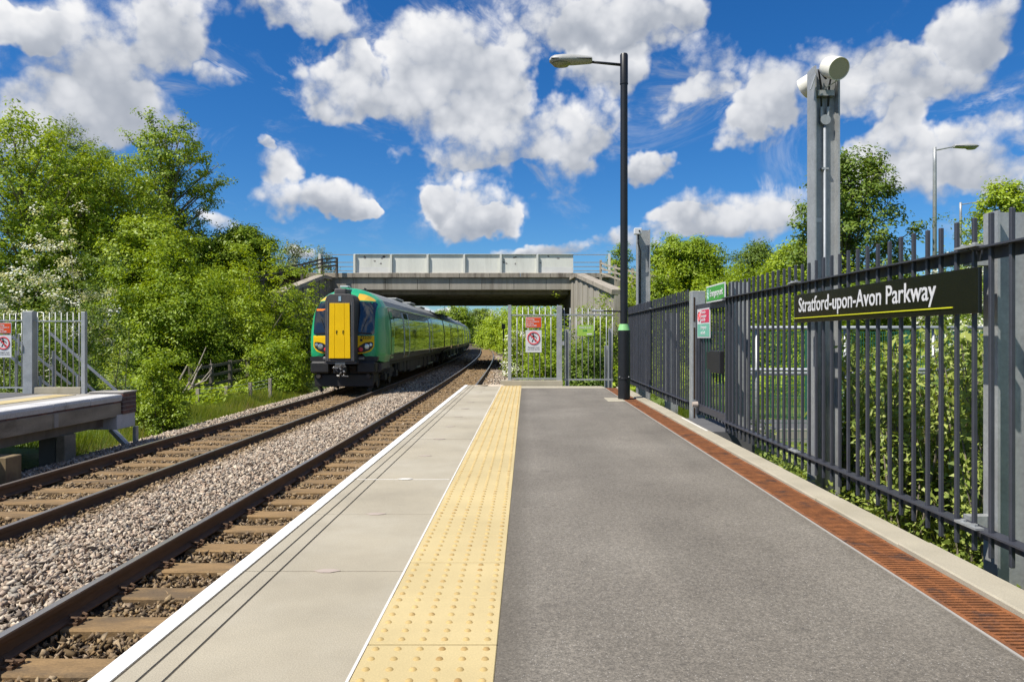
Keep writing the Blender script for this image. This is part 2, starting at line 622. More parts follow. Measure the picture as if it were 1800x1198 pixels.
pmat('rail side', (0.105, 0.058, 0.030), 0.75, var=0.3, scale=6, fine=0.15, fscale=60, stretch=(1, 0.15, 1), second=(0.07, 0.045, 0.03), sfac=(0.5, 0.7))
pmat('rail head', (0.48, 0.43, 0.39), 0.30, metal=0.75, var=0.12, scale=4, stretch=(8, 0.2, 1))
pmat('sleeper', (0.215, 0.136, 0.060), 0.9, var=0.28, scale=3.5, fine=0.2, fscale=70, second=(0.100, 0.070, 0.040), sfac=(0.44, 0.68), bump=0.4, bscale=60, stretch=(0.6, 1.9, 1))
pmat('clip rust', (0.105, 0.058, 0.030), 0.8, var=0.3, scale=20)
pmat('sign white', (0.593, 0.593, 0.608), 0.35, var=0.02)
pmat('sign orange', (0.608, 0.065, 0.009), 0.35, var=0.02)
pmat('sign red', (0.62, 0.03, 0.04), 0.35, var=0.02)
pmat('sign crimson', (0.55, 0.03, 0.09), 0.35, var=0.02)
pmat('sign green', (0.055, 0.30, 0.045), 0.35, var=0.02)
pmat('sign teal', (0.16, 0.44, 0.33), 0.35, var=0.02)
pmat('sign lime', (0.319, 0.502, 0.076), 0.35, var=0.03)
pmat('sign black', (0.008, 0.008, 0.007), 0.22, var=0.05, spec=0.4)
pmat('sign yellow', (0.62, 0.62, 0.02), 0.4, var=0.02)
pmat('ink', (0.012, 0.012, 0.014), 0.5, var=0.05)
pmat('brick dark', (0.105, 0.066, 0.062), 0.85, var=0.25, scale=6, fine=0.2, fscale=80)
pmat('brick red', (0.17, 0.085, 0.065), 0.85, var=0.25, scale=6, fine=0.2, fscale=80)
pmat('mortar', (0.30, 0.28, 0.26), 0.9, var=0.1)
pmat('old concrete', (0.275, 0.235, 0.175), 0.9, var=0.25, scale=2.2, fine=0.14, fscale=60, second=(0.12, 0.095, 0.065), sfac=(0.48, 0.72), stretch=(1.4, 0.5, 1.6))
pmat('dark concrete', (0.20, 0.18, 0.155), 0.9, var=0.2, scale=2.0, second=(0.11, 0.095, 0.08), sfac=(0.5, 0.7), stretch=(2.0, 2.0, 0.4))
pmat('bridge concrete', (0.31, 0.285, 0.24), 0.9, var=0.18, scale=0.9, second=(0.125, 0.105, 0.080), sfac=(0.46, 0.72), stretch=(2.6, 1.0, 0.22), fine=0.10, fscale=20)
pmat('bridge coping', (0.30, 0.265, 0.215), 0.9, var=0.2, scale=1.4, second=(0.10, 0.08, 0.062), sfac=(0.48, 0.70), stretch=(2.4, 1.0, 0.5), fine=0.1, fscale=15)
pmat('parapet panel', (0.66, 0.66, 0.60), 0.6, metal=0.05, var=0.07, scale=0.9, fine=0.05, fscale=12, second=(0.46, 0.44, 0.38), sfac=(0.56, 0.78), stretch=(2.5, 1.0, 0.3))
pmat('fresh panel paint', (0.636, 0.636, 0.611), 0.6, var=0.05)
pmat('flaked paint', (0.22, 0.20, 0.19), 0.8, var=0.3, scale=8)
pmat('old timber', (0.105, 0.09, 0.072), 0.9, var=0.25, scale=5, fine=0.15, fscale=40)
pmat('weathered timber', (0.319, 0.281, 0.220), 0.9, var=0.2, scale=5, fine=0.15, fscale=40)
pmat('yellow timber', (0.20, 0.15, 0.08), 0.9, var=0.2, scale=5, second=(0.12, 0.085, 0.05), sfac=(0.45, 0.65))
pmat('bark', (0.16, 0.135, 0.105), 0.9, var=0.3, scale=12, fine=0.2, fscale=60)
pmat('green mesh', (0.018, 0.11, 0.065), 0.5, var=0.1)
pmat('path asphalt', (0.091, 0.091, 0.095), 0.9, var=0.15, scale=4)
pmat('verge', (0.11, 0.12, 0.04), 0.95, var=0.4, scale=6)
# train
pmat('train green', (0.016, 0.345, 0.145), 0.35, var=0.04, coat=0.25)
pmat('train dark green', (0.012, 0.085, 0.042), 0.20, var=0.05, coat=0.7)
pmat('train yellow', (0.843, 0.516, 0.003), 0.45, var=0.06, scale=2, coat=0.0, second=(0.757, 0.447, 0.005), sfac=(0.55, 0.75), spec=0.25)
pmat('train amber', (0.66, 0.40, 0.040), 0.4, var=0.05)
pmat('train roof', (0.25, 0.26, 0.26), 0.5, var=0.12, scale=2, stretch=(1, 0.3, 1))
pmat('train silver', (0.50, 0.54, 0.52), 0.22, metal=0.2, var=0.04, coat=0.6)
pmat('train glass', (0.008, 0.011, 0.010), 0.05, var=0.05, spec=0.5, coat=0.15)
pmat('cab glass', (0.014, 0.018, 0.022), 0.04, var=0.2, spec=0.8, coat=0.3)
pmat('gangway grey', (0.060, 0.056, 0.058), 0.65, var=0.2, scale=4)
pmat('train black', (0.014, 0.013, 0.014), 0.55, var=0.25, scale=5)
pmat('underframe', (0.040, 0.034, 0.030), 0.75, var=0.4, scale=4)
pmat('wheel steel', (0.13, 0.10, 0.085), 0.55, metal=0.5, var=0.2)
pmat('lamp glass', (0.55, 0.57, 0.60), 0.08, metal=0.7, var=0.1)
pmat('tail lamp', (0.72, 0.045, 0.055), 0.2, var=0.03)
pmat('coupler steel', (0.22, 0.215, 0.21), 0.4, metal=0.6, var=0.25, scale=14)
MATS['amber display'] = bpy.data.materials.new('amber display')
MATS['amber display'].use_nodes = True
_b = MATS['amber display'].node_tree.nodes['Principled BSDF']
_b.inputs['Base Color'].default_value = (0.5, 0.12, 0.02, 1)
_b.inputs['Emission Color'].default_value = (1.0, 0.25, 0.03, 1)
_b.inputs['Emission Strength'].default_value = 0.7
# foliage
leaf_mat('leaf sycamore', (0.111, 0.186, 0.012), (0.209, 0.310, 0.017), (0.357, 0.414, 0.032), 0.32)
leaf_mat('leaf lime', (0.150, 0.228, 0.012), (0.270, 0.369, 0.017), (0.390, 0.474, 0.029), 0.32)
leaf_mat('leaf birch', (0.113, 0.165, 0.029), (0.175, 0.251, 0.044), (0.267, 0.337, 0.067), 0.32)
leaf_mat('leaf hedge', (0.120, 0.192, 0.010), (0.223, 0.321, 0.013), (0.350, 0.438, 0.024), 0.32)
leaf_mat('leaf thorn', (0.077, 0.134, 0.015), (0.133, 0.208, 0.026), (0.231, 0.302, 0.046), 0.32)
leaf_mat('leaf willow', (0.110, 0.165, 0.028), (0.250, 0.325, 0.060), (0.420, 0.470, 0.125), 0.34)
leaf_mat('leaf grey', (0.12, 0.15, 0.08), (0.19, 0.23, 0.12), (0.27, 0.30, 0.17), 0.32)
leaf_mat('blossom', (0.55, 0.57, 0.46), (0.72, 0.73, 0.66), (0.84, 0.84, 0.80), 0.25)
leaf_mat('grass blade', (0.140, 0.215, 0.020), (0.250, 0.330, 0.040), (0.430, 0.410, 0.150), 0.42)
leaf_mat('dry grass', (0.24, 0.19, 0.07), (0.38, 0.31, 0.14), (0.50, 0.43, 0.25), 0.3)


def M_(n):
    return MATS[n]


def text(body, size, matrix, mat, name, parent, align='LEFT', xs=1.0, bold=0.0, depth=0.001, spacing=1.0):
    cu = bpy.data.curves.new('lettering', 'FONT')
    cu.body = body
    cu.size = size
    cu.align_x = align
    cu.extrude = depth
    cu.offset = bold
    cu.resolution_u = 3
    cu.space_character = spacing
    tmp = bpy.data.objects.new('lettering', cu)
    COL.objects.link(tmp)
    dg = bpy.context.evaluated_depsgraph_get()
    me = bpy.data.meshes.new_from_object(tmp.evaluated_get(dg))
    bpy.data.objects.remove(tmp)
    bpy.data.curves.remove(cu)
    M4 = matrix @ Matrix.Diagonal((xs, 1, 1, 1))
    off = world_loc(parent)
    me.transform(Matrix.Translation(-off) @ M4)
    me.materials.clear()
    me.materials.append(mat)
    return link(name, me, parent)


def facing(loc, towards):
    """frame for lettering: towards 'x' faces -x (seen from the platform), 'y' faces -y (seen by the camera)"""
    if towards == 'x':
        m3 = Matrix(((0, 0, -1), (-1, 0, 0), (0, 1, 0)))
    else:
        m3 = Matrix(((1, 0, 0), (0, 0, -1), (0, 1, 0)))
    return Matrix.Translation(loc) @ m3.to_4x4()


def local_text(body, size, matrix, mat, name, parent, xs=1.0, bold=0.0, align='CENTER'):
    """lettering given in the parent's own frame"""
    o = text(body, size, Matrix.Translation(world_loc(parent)) @ matrix, mat, name, parent, align, xs, bold, 0.002)
    return o

# ------------------------------------------------------------------ terrain and line
RZ = -0.97                       # top of rail, platform surface is z = 0
T1, T2 = -2.62, -6.02            # track centres beside the platform


def bend(y):
    """the line leaves to the left beyond the platform"""
    y = np.asarray(y, dtype=float)
    return -3.5e-4 * np.maximum(0.0, y - 8.0) ** 2


def ss(a, b, v):
    t = np.clip((np.asarray(v, dtype=float) - a) / (b - a), 0, 1)
    return t * t * (3 - 2 * t)


def gz(x, y):
    """height of the ground sheet"""
    x = np.asarray(x, dtype=float)
    y = np.asarray(y, dtype=float)
    xr = x - np.where(y < 120, bend(y), bend(120.0))
    base = np.full(np.broadcast(x, y).shape, -1.5)
    base = base + 0.32 * ss(-8.3, -9.4, xr) + 0.35 * ss(-11, -17, xr) + 0.5 * ss(-20, -40, xr)
    right = 1.02 * ss(1.85, 2.05, x) * ss(16.5, 14.5, y) + ss(14.5, 16.5, y) * (0.30 * ss(-0.6, 0.6, xr) + 0.75 * ss(1.2, 3.6, xr))
    base = base + right + 0.9 * ss(6, 14, x)
    road = ss(25, 43.5, y) * (1 - ss(62.5, 86, y))
    side = np.maximum(ss(-12.2, -15.5, x), ss(3.4, 6.5, x))
    base = base + road * side * (4.55 - base)
    return base + 0.05 * np.sin(x * 1.7 + y * 0.6) * np.cos(y * 1.1 - x * 0.4)


def np_mesh(name, V, F, mat, parent=None, attrs=None, smooth=False):
    me = bpy.data.meshes.new(name)
    V = np.asarray(V, dtype=np.float32)
    F = np.asarray(F, dtype=np.int32)
    k = F.shape[1]
    me.vertices.add(len(V))
    me.vertices.foreach_set('co', V.ravel())
    me.loops.add(F.size)
    me.loops.foreach_set('vertex_index', F.ravel())
    me.polygons.add(len(F))
    me.polygons.foreach_set('loop_start', np.arange(0, F.size, k, dtype=np.int32))
    me.polygons.foreach_set('loop_total', np.full(len(F), k, dtype=np.int32))
    if smooth:
        me.polygons.foreach_set('use_smooth', np.ones(len(F), dtype=bool))
    for an, av in (attrs or {}).items():
        at = me.attributes.new(an, 'FLOAT', 'POINT')
        at.data.foreach_set('value', np.asarray(av, dtype=np.float32))
    me.materials.append(mat)
    me.update(calc_edges=True)
    me.validate()
    return link(name, me, parent)


def build_ground():
    xs = np.unique(np.concatenate([np.linspace(-900, -60, 24), np.linspace(-60, -20, 28), np.linspace(-20, 20, 120), np.linspace(20, 60, 28), np.linspace(60, 900, 24)]))
    ys = np.unique(np.concatenate([np.linspace(-60, 0, 16), np.linspace(0, 100, 150), np.linspace(100, 300, 40), np.linspace(300, 2500, 24)]))
    X, Y = np.meshgrid(xs, ys)
    Z = gz(X, Y)
    V = np.stack([X.ravel(), Y.ravel(), Z.ravel()], 1)
    nx, ny = len(xs), len(ys)
    I, J = np.meshgrid(np.arange(nx - 1), np.arange(ny - 1))
    a = (J * nx + I).ravel()
    F = np.stack([a, a + 1, a + nx + 1, a + nx], 1)
    structure(np_mesh('ground', V, F, M_('ground'), smooth=True), 'grassy ground and banks either side of the line')


build_ground()


def bedz(xr):
    xr = np.asarray(xr, dtype=float)
    z = np.full(xr.shape, -1.185)
    hump = np.clip((xr + 5.02) / 1.42, 0, 1)
    z = z + np.where((xr > -5.02) & (xr < -3.6), 0.06 * np.sin(np.pi * hump) ** 0.8, 0)
    z = z + 0.062 * ss(-5.36, -5.16, xr) * (1 - ss(-3.46, -3.26, xr)) + 0.055 * (1 - ss(-6.92, -6.72, xr))
    z = z - 0.30 * np.clip((-7.45 - xr) / 1.3, 0, 1.2) ** 1.2
    z = z + 0.04 * np.exp(-((xr + 7.25) / 0.3) ** 2)
    z = z - 0.25 * np.clip((xr + 1.25) / 1.0, 0, 1.6)
    return z


def line_ys(far=330.0):
    return np.unique(np.concatenate([np.arange(-3, 60, 0.5), np.arange(60, 140, 2.0), np.arange(140, far, 6.0)]))


def build_ballast():
    xs = np.concatenate([np.linspace(-8.9, -7.0, 12), np.linspace(-6.9, -5.1, 10), np.linspace(-5.0, -3.6, 16), np.linspace(-3.5, -1.5, 10), np.linspace(-1.2, 0.4, 6)])
    ys = line_ys()
    X0, Y = np.meshgrid(xs, ys)
    X = X0 + bend(Y)
    Z = bedz(X0) - 0.03 + 0.012 * np.sin(X0 * 9 + Y * 5) * np.cos(Y * 7.0)
    V = np.stack([X.ravel(), Y.ravel(), Z.ravel()], 1)
    nx, ny = len(xs), len(ys)
    I, J = np.meshgrid(np.arange(nx - 1), np.arange(ny - 1))
    a = (J * nx + I).ravel()
    F = np.stack([a, a + 1, a + nx + 1, a + nx], 1)
    return structure(np_mesh('ballast', V, F, M_('ballast bed'), smooth=True), 'bed of broken stone under and between the two tracks')


BALLAST = build_ballast()


def stone_shapes(n=9):
    out = []
    for s in range(n):
        rr = random.Random(100 + s)
        bm = bmesh.new()
        sx_, sy_, sz_ = rr.uniform(1.0, 1.55), rr.uniform(.75, 1.1), rr.uniform(.36, .62)
        for _ in range(8):
            v = Vector((rr.choice((-1, 1)) * rr.uniform(.35, 1), rr.choice((-1, 1)) * rr.uniform(.35, 1), rr.choice((-1, 1)) * rr.uniform(.5, 1)))
            bm.verts.new((v.x * sx_, v.y * sy_, v.z * sz_))
        bmesh.ops.convex_hull(bm, input=bm.verts)
        for v in [v for v in bm.verts if not v.link_faces]:
            bm.verts.remove(v)
        bmesh.ops.triangulate(bm, faces=bm.faces)
        bm.verts.index_update()
        out.append((np.array([v.co[:] for v in bm.verts]), np.array([[v.index for v in f.verts] for f in bm.faces])))
        bm.free()
    return out


STONES = stone_shapes()


def rand_rot(n, rng):
    q = rng.normal(size=(n, 4))
    q /= np.linalg.norm(q, axis=1, keepdims=True)
    w, x, y, z = q.T
    Rm = np.empty((n, 3, 3))
    Rm[:, 0] = np.stack([1 - 2 * (y * y + z * z), 2 * (x * y - w * z), 2 * (x * z + w * y)], 1)
    Rm[:, 1] = np.stack([2 * (x * y + w * z), 1 - 2 * (x * x + z * z), 2 * (y * z - w * x)], 1)
    Rm[:, 2] = np.stack([2 * (x * z - w * y), 2 * (y * z + w * x), 1 - 2 * (x * x + y * y)], 1)
    return Rm


def build_stones():
    rng = np.random.default_rng(5)
    P, S, RU = [], [], []

    def strip(x0, x1, y0, y1, per, size, rust):
        n = int((x1 - x0) * (y1 - y0) * per)
        x = rng.uniform(x0, x1, n)
        y = rng.uniform(y0, y1, n)
        s = size * np.exp(np.clip(rng.normal(0, 0.24, n), -.5, .36))
        z = bedz(x) + rng.uniform(-0.8, 0.95, n) * s
        P.append(np.stack([x + bend(y), y, z], 1))
        S.append(s)
        RU.append(np.clip(rust(x, y) + rng.normal(0, 0.16, n), 0, 1))

    def six(x, y):
        return 0.95 * np.exp(-((x + 5.25) / 0.40) ** 2) + 0.8 * np.exp(-((x + 3.30) / 0.22) ** 2)

    def crib(x, y):
        return 0.86 + 0 * x

    def left(x, y):
        return 0.7 * np.exp(-((x + 6.85) / 0.22) ** 2)
    for (ya, yb, k, sz) in ((3.6, 9, 1.15, 0.0235), (9, 16, 0.85, 0.026), (16, 27, 0.5, 0.031), (27, 46, 0.16, 0.042), (46, 80, 0.05, 0.06)):
        strip(-5.25, -3.42, ya, yb, 1150 * k, sz, six)
        if yb <= 27:
            strip(-3.32, -1.6, ya, yb, 850 * k, sz, crib)
            strip(-6.70, -5.32, max(ya, 6), yb, 850 * k, sz, crib)
        else:
            strip(-3.32, -1.95, ya, yb, 850 * k, sz, crib)
            strip(-1.8, 0.1, ya, yb, 700 * k, sz, left)
        strip(-8.7, -6.84, max(ya, 6.5), yb, 900 * k, sz, left)
    strip(-1.7, 0.2, 14.2, 27, 380, 0.034, left)
    P, S, RU = np.concatenate(P), np.concatenate(S), np.concatenate(RU)
    # keep the tops of the sleepers clear
    ph = (P[:, 1] - SLEEPER0) / 0.65
    near = np.abs(ph - np.round(ph)) * 0.65
    xr = P[:, 0] - bend(P[:, 1])
    on = ((np.abs(xr - T1) < .70) | (np.abs(xr - T2) < .70)) & (near < 0.135)
    keep = ~on | (rng.random(len(P)) < 0.09)
    P, S, RU = P[keep], S[keep], RU[keep]
    # the stones that show largest become objects of their own
    vis = (P[:, 1] > 3.9) & (P[:, 0] / P[:, 1] > -0.72) & (P[:, 2] > bedz(P[:, 0] - bend(P[:, 1])) + 0.004) & (P[:, 0] < -1.2 - (0.94 - P[:, 2]) * 0 - 0.45)
    score = np.where(vis, S / P[:, 1], 0)
    order = np.argsort(-score)
    big, rest = order[:300], order[300:]
    for i in big:
        V0, F0 = STONES[i % len(STONES)]
        Rm = rand_rot(1, rng)[0]
        V = (V0 @ Rm.T) * S[i] * 1.03
        o = np_mesh('stone', V, F0, M_('stone'), BALLAST, {'rnd': np.full(len(V), rng.random()), 'rust': np.full(len(V), RU[i])})
        o.location = P[i]
    Vs, Fs, A, B = [], [], [], []
    nv = 0
    groups = np.array_split(rest, len(STONES))
    for (V0, F0), idx in zip(STONES, groups):
        n = len(idx)
        Rm = rand_rot(n, rng)
        V = np.einsum('nij,kj->nki', Rm, V0) * S[idx][:, None, None] + P[idx][:, None, :]
        F = F0[None] + (np.arange(n) * len(V0))[:, None, None] + nv
        nv += n * len(V0)
        Vs.append(V.reshape(-1, 3))
        Fs.append(F.reshape(-1, 3))
        A.append(np.repeat(rng.random(n), len(V0)))
        B.append(np.repeat(RU[idx], len(V0)))
    o = np_mesh('loose_stones', np.concatenate(Vs), np.concatenate(Fs), M_('stone'), BALLAST, {'rnd': np.concatenate(A), 'rust': np.concatenate(B)})
    o['kind'] = 'stuff'


SLEEPER0 = 4.55 - 0.65 * 6
build_stones()

RAIL_PROFILE = [(-.07, -.159), (.07, -.159), (.07, -.148), (.014, -.128), (.009, -.10), (.009, -.055), (.034, -.042), (.036, -.010), (.029, 0.0),
                (-.029, 0.0), (-.036, -.010), (-.034, -.042), (-.009, -.055), (-.009, -.10), (-.014, -.128), (-.07, -.148)]


def build_track(tc, label):
    root = thing('railway_track', label, 'railway track', (tc, 0, RZ))
    ys = line_ys()
    for s in (-1, 1):
        mb = MB()
        n = len(RAIL_PROFILE)
        vs = []
        for y in ys:
            for (a, b) in RAIL_PROFILE:
                vs.append((s * 0.7525 + float(bend(y)) + a, float(y), b))
        fs, fm = [], []
        for i in range(len(ys) - 1):
            for k in range(n):
                k2 = (k + 1) % n
                fs.append((i * n + k, i * n + k2, (i + 1) * n + k2, (i + 1) * n + k))
                fm.append(1 if k == 8 else 0)
        mb.add(vs, fs)
        mb.fm = fm
        o = mb.build('rail', [M_('rail side'), M_('rail head')], root, local=True)
        smooth_by_angle(o, 30)
    sl = MB()
    sl.prism([(-1.25, -.36), (1.25, -.36), (1.25, -.185), (.95, -.167), (.40, -.172), (-.40, -.172), (-.95, -.167), (-1.25, -.185)], 'y', -.125, .125)
    sl_me = sl.mesh('sleeper', M_('sleeper'), bevel=0.012)
    clip = MB()
    pts = []
    for k in range(15):
        t = k / 14
        pts.append((0.055 * math.sin(t * 9.0) + (0.01 if k % 2 else 0), -0.05 + 0.1 * t, 0.018 * math.cos(t * 12) + 0.012))
    clip.tube(pts, 0.0095, 5)
    clip.box(-.045, .045, -.06, .06, -.03, -.008)
    cl_me = clip.mesh('clip', M_('clip rust'))
    y = SLEEPER0
    rr = random.Random(int(abs(tc) * 10))
    while y < 118:
        o = link('sleeper', sl_me, root, (float(bend(y)) + rr.uniform(-.015, .015), y + rr.uniform(-.012, .012), rr.uniform(-.006, .006)))
        if y < 26:
            for xx in (-.7525 - .095, -.7525 + .095, .7525 - .095, .7525 + .095):
                c = link('clip', cl_me, o, (xx, 0, -.142))
                c.rotation_euler = (0, 0, 0 if (xx > 0) == (abs(xx) > .7525) else math.pi)
        y += 0.65
    return root


build_track(T1, 'empty railway track beside the platform edge with the yellow strip')
build_track(T2, 'railway track that the green and yellow train stands on')

# ------------------------------------------------------------------ near platform
YA, YE = -2.0, 13.75             # platform from behind the camera to its end
XE = -1.209                      # edge above the track
X_W, X_G1, X_G2 = -1.130, -1.064, -0.992
X_T0, X_T1 = -0.487, -0.089      # tactile strip
X_D0, X_D1, X_K1 = 1.462, 1.662, 1.815
PLAT = structure(MB().box(-1.10, 1.80, YA, YE + 0.02, -1.4, -0.11).build('platform', M_('old concrete')), 'grey station platform the picture is taken from')


def build_platform():
    me = MB().prism([(XE, -.10), (X_T0 - .008, -.10), (X_T0 - .008, 0), (X_G2 + .005, 0), (X_G2 + .002, -.008), (X_G2 - .002, -.008), (X_G2 - .005, 0),
                     (X_G1 + .005, 0), (X_G1 + .002, -.008), (X_G1 - .002, -.008), (X_G1 - .005, 0),
                     (X_W + .004, 0), (X_W + .002, -.007), (X_W - .002, -.007), (X_W - .004, 0), (XE + .012, 0), (XE, -.012)], 'y', 0, .924).mesh('coping_slab', M_('coping'))
    line_me = MB().prism([(XE - .002, -.045), (XE - .001, -.012), (XE + .012, .0015), (X_W - .006, .0015), (X_W - .006, -.0005), (XE + .013, -.0005), (XE + .0005, -.013), (XE + .0005, -.045)], 'y', .0, .924).mesh('edge_line', M_('white paint'))
    dirt = MB().prism([(X_G2 - .005, -.006), (X_G2 + .005, -.006), (X_G2 + .005, -.0035), (X_G2 - .005, -.0035)], 'y', 0, .924)
    dirt.prism([(X_G1 - .005, -.006), (X_G1 + .005, -.006), (X_G1 + .005, -.0035), (X_G1 - .005, -.0035)], 'y', 0, .924)
    dirt_me = dirt.mesh('groove_dirt', M_('groove dirt'))
    # diamond shaped plug where two slabs meet
    plug_me = MB().prism([(-.055, 0), (-.02, -.022), (.02, -.022), (.055, 0), (.02, .022), (-.02, .022)], 'z', 0, .0022).mesh('plug', M_('pale mortar'))
    plug_w = MB().prism([(-.055, 0), (-.02, -.022), (.02, -.022), (.055, 0), (.02, .022), (-.02, .022)], 'z', 0, .0024).mesh('plug', M_('white mortar'))
    y = 4.74 - 0.93 * 7
    k = 0
    while y < YE - 0.5:
        o = link('coping_slab', me, PLAT, (0, y + .003, random.uniform(-.0012, .0012)))
        link('edge_line', line_me, o, (0, 0, 0.0005))
        link('groove_dirt', dirt_me, o)
        white = abs(y - 4.74) < 0.1
        if y > 2.4:
            link('plug', plug_w if white else plug_me, o, (-.80, -.003, .0012))
        MB().box(X_G2 + .01 if not white else XE + .09, X_T0 - .02, y - .0045 if white else y - .0028, y + .0045 if white else y + .0028, -.02, .0010 if white else -.0016).build('joint', M_('white mortar') if white else M_('clip rust' if k % 2 else 'groove dirt'), PLAT)
        y += 0.93
        k += 1
    # thin pale line beside the tactile strip
    one(X_T0 - .0075, X_T0 + .0015, YA, YE, -.02, .0008, 'pale_line', M_('white mortar'), PLAT)
    # tactile slabs with blisters
    tb = MB().prism([(0.002, -.06), (.398, -.06), (.398, 0), (.002, 0)], 'y', .0032, .3968)
    tb2 = MB()
    for i in range(6):
        for j in range(6):
            cx, cy = .2 + (i - 2.5) * .0667, .2 + (j - 2.5) * .0667
            n = 10
            vs = [(cx + .0125 * math.cos(2 * math.pi * q / n), cy + .0125 * math.sin(2 * math.pi * q / n), -.001) for q in range(n)]
            vs += [(cx + .0085 * math.cos(2 * math.pi * q / n), cy + .0085 * math.sin(2 * math.pi * q / n), .0042) for q in range(n)]
            vs += [(cx, cy, .0052)]
            fs = [(q, (q + 1) % n, n + (q + 1) % n, n + q) for q in range(n)] + [(n + q, n + (q + 1) % n, 2 * n) for q in range(n)]
            tb2.add(vs, fs)
    base = tb.mesh('tactile_slab', [M_('tactile yellow'), M_('tactile blister')], bevel=.0025)
    tb2.fm = [1] * len(tb2.f)
    bl = tb2.mesh('blister', [M_('tactile yellow'), M_('tactile blister')], smooth=True)
    bm = bmesh.new()
    bm.from_mesh(base)
    bm.from_mesh(bl)
    bm.to_mesh(base)
    bm.free()
    y = 2.195 - 0.4 * 10
    while y < YE - .3:
        link('tactile_slab', base, PLAT, (X_T0, y, random.uniform(-.001, .0012)))
        y += 0.4
    # asphalt walking surface
    mb = MB()
    mb.box(X_T1 + .001, X_D0 - .012, YA, YE - .55, -.11, -.003)
    mb.build('asphalt_surface', M_('asphalt'), PLAT)
    one(X_T1 + .001, X_D0 - .012, YE - .546, YE, -.11, -.001, 'end_strip', M_('kerb stone'), PLAT)
    one(X_D0 - .0115, X_D0 - .001, YA, YE - .1, -.11, .0005, 'drain_edge', M_('concrete'), PLAT)
    # drain with rusty gratings
    one(X_D0 - .0005, X_D1 + .0005, YA, YE - .1, -.11, -.06, 'drain_channel', M_('drain dark'), PLAT)
    gr = MB()
    gr.box(.002, .020, .002, .498, -.02, 0)
    gr.box(.180, .198, .002, .498, -.02, 0)
    gr.box(.094, .106, .002, .498, -.022, -.003)
    for q in range(20):
        gr.box(.0205, .1795, .006 + q * .0247, .006 + q * .0247 + .0135, -.018, -.0005)
    gme = gr.mesh('grate', M_('rust grate'))
    y = -1.7
    while y < YE - .6:
        link('grate', gme, PLAT, (X_D0, y, random.uniform(-.003, .001)))
        y += 0.5
    kme = MB().box(X_D1 + .002, X_K1, .002, .913, -.16, .018).mesh('kerb_stone', M_('kerb stone'), bevel=.006)
    y = 2.3 - .915 * 5
    while y < YE - .5:
        if not (6.45 < y + .46 < 7.95 and False):
            link('kerb_stone', kme, PLAT, (random.uniform(-.003, .003), y, random.uniform(-.004, .004)))
        y += .915
    # threshold of the emergency gate
    one(X_K1 + .004, 2.25, 7.05, 8.2, -.2, .012, 'gate_threshold', M_('path asphalt'), PLAT, bevel=.004)
    one(X_K1 - .045, X_K1 - .025, 7.05, 8.2, .010, .0205, 'threshold_line', M_('white mortar'), PLAT)
    # footing slab round the lamp post
    one(1.20, 1.452, 10.45, 11.05, -.05, .006, 'lamp_footing', M_('kerb stone'), PLAT, bevel=.003)
    # end wall of the platform and the rubble that ends the coping
    for q in range(4):
        me_ = STONES[q]
        o = np_mesh('end_stone', me_[0] * np.array([.13, .10, .06]), me_[1], M_('stone'), PLAT, {'rnd': np.full(len(me_[0]), .95), 'rust': np.zeros(len(me_[0]))})
        o.location = (-1.05 + q * .17, YE + .05, -.01)


build_platform()

# ------------------------------------------------------------------ opposite platform
OX, OZ, OE = -7.50, -0.12, 13.30
OPP = structure(MB().box(-14.0, OX - .16, -2.0, OE + .42, OZ - .40, OZ - .08).build('opposite_platform', M_('dark concrete')), 'opposite platform end raised on concrete legs across the tracks')


